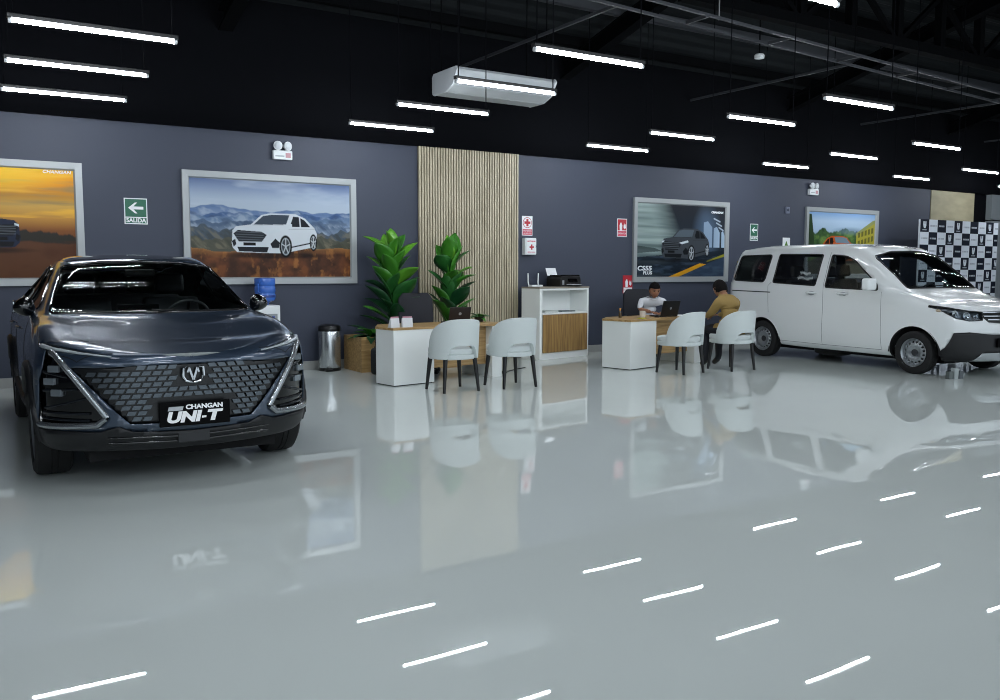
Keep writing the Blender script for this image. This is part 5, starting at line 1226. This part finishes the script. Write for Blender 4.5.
    seats(root, [(-.38, 2.35, .50, .50), (.38, 2.35, .50, .50), (0, 3.15, .50, 1.25)], mat('seat_black', '3a3d42', .7)); steering(root, .38, 1.98, .97)
    obj('centre_screen', box(B(), -.20, .12, -.008, .008, -.06, .06, .005, M=T((0, 1.80, 1.06)) @ R(-.35, 'X')), gloss, root)
    obj('rear_view_mirror', box(B(), -.12, .12, 1.93, 1.96, 1.345, 1.405, .012), black_plastic, root)
    b = B(); tube(b, [(.62, 1.22, 1.085), (.2, 1.10, 1.09), (-.05, 1.12, 1.10)], .007, 6); obj('wiper', b, black_plastic, root)
    b = B(); tube(b, [(-.1, 1.08, 1.085), (-.55, 1.20, 1.095)], .007, 6); obj('wiper', b, black_plastic, root)
    lb = B(); tube(lb, [(-.78, 4.36, .93), (-.5, 4.46, .95), (0, 4.495, .95), (.5, 4.46, .95), (.78, 4.36, .93)], .018, 6); obj('tail_light', lb, mat('tail_red', '6e0f14', .2), root, 60)
    for s_ in (-1, 1):
        wheel(root, (s_*.775, .87, .352), .352, .235, False); wheel(root, (s_*.775, 3.58, .352), .352, .235, False)
    return root
build_suv((1.325, 5.82, 0), -math.radians(1.2))

# ------------------------------------------------------------------ people
def skinned(name, joints, edges, regions, mats, parent, sub=2):
    """joints {name:(x,y,z,r[,r2])}; edges [(a,b)]; regions(co)->material index; one continuous surface"""
    me = bpy.data.meshes.new(name); idx = {k: i for i, k in enumerate(joints)}
    me.from_pydata([v[:3] for v in joints.values()], [(idx[a], idx[b]) for a, b in edges], [])
    o_ = bpy.data.objects.new(name, me); COL.objects.link(o_); o_.modifiers.new('s', 'SKIN'); sv = me.skin_vertices[0].data
    for k, v in joints.items():
        r_ = v[3]; sv[idx[k]].radius = (r_, v[4] if len(v) > 4 else r_)
    sv[0].use_root = True
    ss = o_.modifiers.new('ss', 'SUBSURF'); ss.levels = sub
    dg = bpy.context.evaluated_depsgraph_get(); m2 = bpy.data.meshes.new_from_object(o_.evaluated_get(dg)); bpy.data.objects.remove(o_)
    m2.materials.clear()
    return m2
def head_mesh(bm, M, mi_skin, mi_eye, mi_lip, mi_brow):
    """a head about 23 cm tall, looking along -Y, chin at z=-.115"""
    b = B(); bmesh.ops.create_uvsphere(b, u_segments=28, v_segments=22, radius=1)
    for v in b.verts:
        x, y, z = v.co
        jaw = 1-.28*max(0, -z)**1.3; Y = y*(.098 if y > 0 else .090)
        if y < 0 and z < 0: Y *= 1+.05*(-z)
        X = x*.076*jaw; Z = z*.118
        if y < -.5: # face plane
            Y = max(Y, -.092) if abs(x) < .5 else Y
            d = math.exp(-((x/.16)**2))*math.exp(-(((z+.12)/.16)**2)); Y -= .022*d                       # nose
            for s in (-1, 1): Y += .010*math.exp(-(((x-s*.38)/.16)**2+((z-.06)/.10)**2))                    # eye sockets
            Y -= .006*math.exp(-((x/.25)**2+((z+.52)/.08)**2)); Y -= .008*math.exp(-((x/.25)**2+((z+.88)/.12)**2))
        v.co = Vector((X, Y, Z))
    for f in b.faces: f.material_index = mi_skin; f.smooth = True
    for s in (-1, 1):
        for nm, (sx, sy, sz), (px_, py_, pz_), mi in (('eye', (.012, .008, .005), (.030, -.079, .008), mi_eye), ('brow', (.019, .006, .004), (.031, -.086, .030), mi_brow), ('ear', (.008, .018, .030), (.076, .008, .0), mi_skin)):
            r_ = bmesh.ops.create_uvsphere(b, u_segments=10, v_segments=8, radius=1)
            for v in r_['verts']: v.co = Vector((v.co.x*sx+s*px_, v.co.y*sy+py_, v.co.z*sz+pz_))
            for f in set(f for v in r_['verts'] for f in v.link_faces): f.material_index = mi; f.smooth = True
    r_ = bmesh.ops.create_uvsphere(b, u_segments=10, v_segments=8, radius=1)
    for v in r_['verts']: v.co = Vector((v.co.x*.024, v.co.y*.006-.088, v.co.z*.006-.058))
    for f in set(f for v in r_['verts'] for f in v.link_faces): f.material_index = mi_lip; f.smooth = True
    bmesh.ops.transform(b, matrix=M, verts=b.verts); t_ = bpy.data.meshes.new('x'); b.to_mesh(t_); b.free(); bm.from_mesh(t_); bpy.data.meshes.remove(t_)
def hair_mesh(M, full, seed=1):
    b = B(); bmesh.ops.create_uvsphere(b, u_segments=36, v_segments=26, radius=1); rnd = np.random.RandomState(seed)
    kill = []
    for v in b.verts:
        x, y, z = v.co; n = .05*noise.noise(Vector((x*5, y*5, z*5+seed)))+.02*noise.noise(Vector((x*17, y*17, z*17)))
        k = 1+n
        v.co = Vector((x*.084*k, (y*.106 if y > 0 else y*.099)*k+.004, z*.127*k+.004))
    for f in b.faces:
        c = f.calc_center_median(); lim = .055 if c.y < -.04 else (.055-(c.y+.04)*1.4 if not full else .050-(c.y+.04)*1.9)
        if c.z < max(lim, -.07): kill.append(f)
    bmesh.ops.delete(b, geom=kill, context='FACES'); bmesh.ops.transform(b, matrix=M, verts=b.verts); return b
def hand(bm, wrist, fwd, upv, side, mi, curl=.5, r=.008):
    """palm and five bent fingers"""
    f = Vector(fwd).normalized(); u = Vector(upv).normalized(); s = f.cross(u).normalized()*side; w0 = Vector(wrist)
    Mh = Matrix(((s.x, f.x, u.x, w0.x), (s.y, f.y, u.y, w0.y), (s.z, f.z, u.z, w0.z), (0, 0, 0, 1)))
    n0 = len(bm.faces); box(bm, -.038, .038, -.01, .09, -.013, .013, .011, M=Mh, seg=2)
    for k, (x, L) in enumerate(((-.029, .062), (-.010, .075), (.010, .078), (.029, .070))):
        p = [Vector((x, .082, 0)), Vector((x*1.12, .082+L*.42, -.004-.012*curl)), Vector((x*1.15, .082+L*.75, -.016-.03*curl)), Vector((x*1.15, .082+L*.92, -.03-.05*curl))]
        tube(bm, [Mh @ q for q in p], [r*1.05, r, r*.92, r*.75], 8)
    tube(bm, [Mh @ Vector(q) for q in ((.034, .015, 0), (.058, .045, -.004), (.064, .075, -.012), (.060, .095, -.02))], [.012, .010, .009, .007], 8)
    bm.faces.ensure_lookup_table()
    for q in bm.faces[n0:]: q.material_index = mi; q.smooth = True
def person(name, label, loc, rz, J, E_, region, mats, headM, hands, hair_full, extra=None, hair_col='0d0a09'):
    root = thing(name, label, 'person', loc, rz, None)
    m2 = skinned('b', J, E_, region, mats, None); bm = B(); bm.from_mesh(m2); bpy.data.meshes.remove(m2)
    torso = [v for v in bm.verts if v.co.z > .66]
    for _ in range(11): bmesh.ops.smooth_vert(bm, verts=torso, factor=.5, use_axis_x=True, use_axis_y=True, use_axis_z=True)
    for f in bm.faces: f.material_index = region(f.calc_center_median()); f.smooth = True
    head_mesh(bm, headM, 0, 4, 5, 6)
    for h in hands: hand(bm, *h)
    o_ = obj('body', bm, mats, root, 'keep')
    hm = hair_mesh(headM, hair_full); h_ = obj('hair', hm, mat('hair_'+hair_col, hair_col, .8, spec=.15, bump=.6, bscale=120), root, 'keep')
    for f in h_.data.polygons: f.use_smooth = True
    if extra: extra(root)
    return root
skin = mat('skin_warm', '96674c', .5); skin2 = mat('skin_b', '9a6f55', .5)
shirt = mat('white_shirt', 'd3d5da', .8, bump=.2, bscale=25); jeans = mat('dark_trousers', '14161d', .85); shoe = mat('black_shoe', '0c0c0d', .4)
jacket = mat('mustard_jacket', '8d7440', .8, bump=.35, bscale=18)
eye_m = mat('eye_dark', '1a1412', .2); lip = mat('lip', '7d4a3f', .5); brow = mat('brow', '120e0c', .7)
# man in the white shirt: seated behind the right desk, looking down at his laptop (local: faces -Y, seat top z .50)
JA = {'pelvis': (0, .02, .60, .150, .125), 'waist': (0, -.01, .70, .145, .115), 'chest': (0, -.08, .84, .165, .12), 'uchest': (0, -.14, .915, .14, .095), 'neck': (0, -.185, .975, .056), 'skull': (0, -.22, 1.035, .05),
      'shl': (-.175, -.135, .905, .070), 'ell': (-.245, -.23, .775, .052), 'wrl': (-.09, -.40, .742, .034), 'shr': (.175, -.135, .905, .070), 'elr': (.26, -.25, .775, .052), 'wrr': (.10, -.42, .742, .034),
      'hl': (-.10, -.02, .575, .105), 'kl': (-.14, -.36, .545, .072), 'al': (-.15, -.38, .12, .045), 'fl': (-.16, -.50, .045, .038), 'hr': (.10, -.02, .575, .105), 'kr': (.14, -.36, .545, .072), 'ar': (.14, -.34, .12, .045), 'fr': (.15, -.46, .045, .038)}
EA = [('pelvis', 'waist'), ('waist', 'chest'), ('chest', 'uchest'), ('uchest', 'neck'), ('neck', 'skull'), ('uchest', 'shl'), ('shl', 'ell'), ('ell', 'wrl'), ('uchest', 'shr'), ('shr', 'elr'), ('elr', 'wrr'),
      ('pelvis', 'hl'), ('hl', 'kl'), ('kl', 'al'), ('al', 'fl'), ('pelvis', 'hr'), ('hr', 'kr'), ('kr', 'ar'), ('ar', 'fr')]
def regA(c):
    if c.z < .115 and c.y < -.2: return 3
    if c.z < .62 and not (c.z > .56 and c.y > -.03): return 2
    if c.z > .96 and c.y < -.11 and abs(c.x) < .075: return 0
    if c.y < -.205 and c.z < .86 and (c.y < -.27 or abs(c.x) > .2 and c.z < .80): return 0
    return 1
def extraA(root):
    tube_c = B(); tube(tube_c, [(.062*math.cos(a), -.178+.058*math.sin(a), .952-.02*math.sin(a)*-1) for a in np.linspace(0, 2*PI, 20)[:-1]], .014, 8, closed=True); obj('collar', tube_c, shirt, root, 60)
hA = T((0, -.25, 1.075)) @ R(.28, 'X') @ scaleM(1.08, 1.05, 1.04)
person('person', 'seated person in a white shirt behind the right desk, looking down at the laptop', (9.56, 10.66, 0), -.42, JA, EA, regA, [skin, shirt, jeans, shoe, eye_m, lip, brow], hA,
       [((-.09, -.40, .740), (.75, -.62, -.10), (0, 0, 1), 1, 0, .5), ((.10, -.42, .740), (-.65, -.72, -.10), (0, 0, 1), -1, 0, .5)], False, extraA)
# man in the mustard jacket: on the visitor chair with his back to us, bent over the desk (local: faces +Y)
JB = {'pelvis': (0, -.02, .60, .165, .135), 'waist': (0, -.01, .74, .19, .145), 'chest': (0, .04, .87, .195, .145), 'uchest': (0, .075, .955, .18, .13), 'neck': (0, .165, 1.04, .056), 'skull': (0, .22, 1.10, .05),
      'shl': (-.16, .09, .925, .105), 'ell': (-.235, .20, .755, .060), 'wrl': (-.12, .44, .748, .042), 'shr': (.16, .09, .925, .105), 'elr': (.25, .25, .775, .060), 'wrr': (.14, .46, .748, .042),
      'hl': (-.10, .02, .575, .108), 'kl': (-.13, .40, .54, .072), 'al': (-.20, .26, .12, .046), 'fl': (-.21, .38, .045, .038), 'hr': (.10, .02, .575, .108), 'kr': (.13, .40, .54, .072), 'ar': (.08, .34, .12, .046), 'fr': (.08, .46, .045, .038)}
def regB(c):
    if c.z < .115: return 3
    if c.z > 1.045 and abs(c.x) < .09 and c.y > .14: return 0
    if c.y > .44 and c.z > .70: return 0
    if c.z < .575 or (c.y > .17 and c.z < .665): return 2
    return 1
def extraB(root):
    b = B(); tube(b, [(.068*math.cos(a), .160+.062*math.sin(a), 1.035-.022*math.sin(a)*-1) for a in np.linspace(0, 2*PI, 20)[:-1]], .018, 8, closed=True); obj('collar', b, jacket, root, 60)
    b = B(); n = 36; rows = []
    for z, k in ((.70, .98), (.58, 1.06), (.505, 1.08)):
        rows.append([b.verts.new((.185*k*math.cos(2*PI*i/n)*(1+.03*math.sin(i*2.3)), -.01+.155*k*math.sin(2*PI*i/n)*(1+.03*math.sin(i*1.7)), z)) for i in range(n)])
    for r_ in range(2):
        for i in range(n): b.faces.new((rows[r_][i], rows[r_][(i+1) % n], rows[r_+1][(i+1) % n], rows[r_+1][i]))
    o_ = obj('jacket_hem', b, jacket, root, 60); o_.modifiers.new('t', 'SOLIDIFY').thickness = .012
hB = T((0, .255, 1.13)) @ R(PI, 'Z') @ R(.5, 'X') @ scaleM(1.12, 1.08, 1.05)
person('person', 'seated person in a mustard jacket, back to the camera, bent over the right desk', (9.33, 8.70, 0), -.10, JB, EA, regB, [skin2, jacket, jeans, shoe, eye_m, lip, brow], hB,
       [((-.12, .46, .746), (.3, .92, -.15), (0, 0, 1), 1, 0, .4), ((.14, .46, .746), (-.3, .92, -.15), (0, 0, 1), -1, 0, .4)], True, extraB)

# small things on the floor
pc = thing('power_cable', 'thin black cable with a plug on the floor right of the left desk', 'cable', (0, 0, 0))
obj('cord', tube(B(), [(6.34, 9.96, .008), (6.40, 9.98, .008), (6.5, 10.10, .008), (6.75, 10.25, .008), (6.95, 10.35, .008)], .008, 6), black_plastic, pc)
obj('plug', box(B(), 6.30, 6.37, 9.93, 9.99, 0, .04, .005), black_plastic, pc)
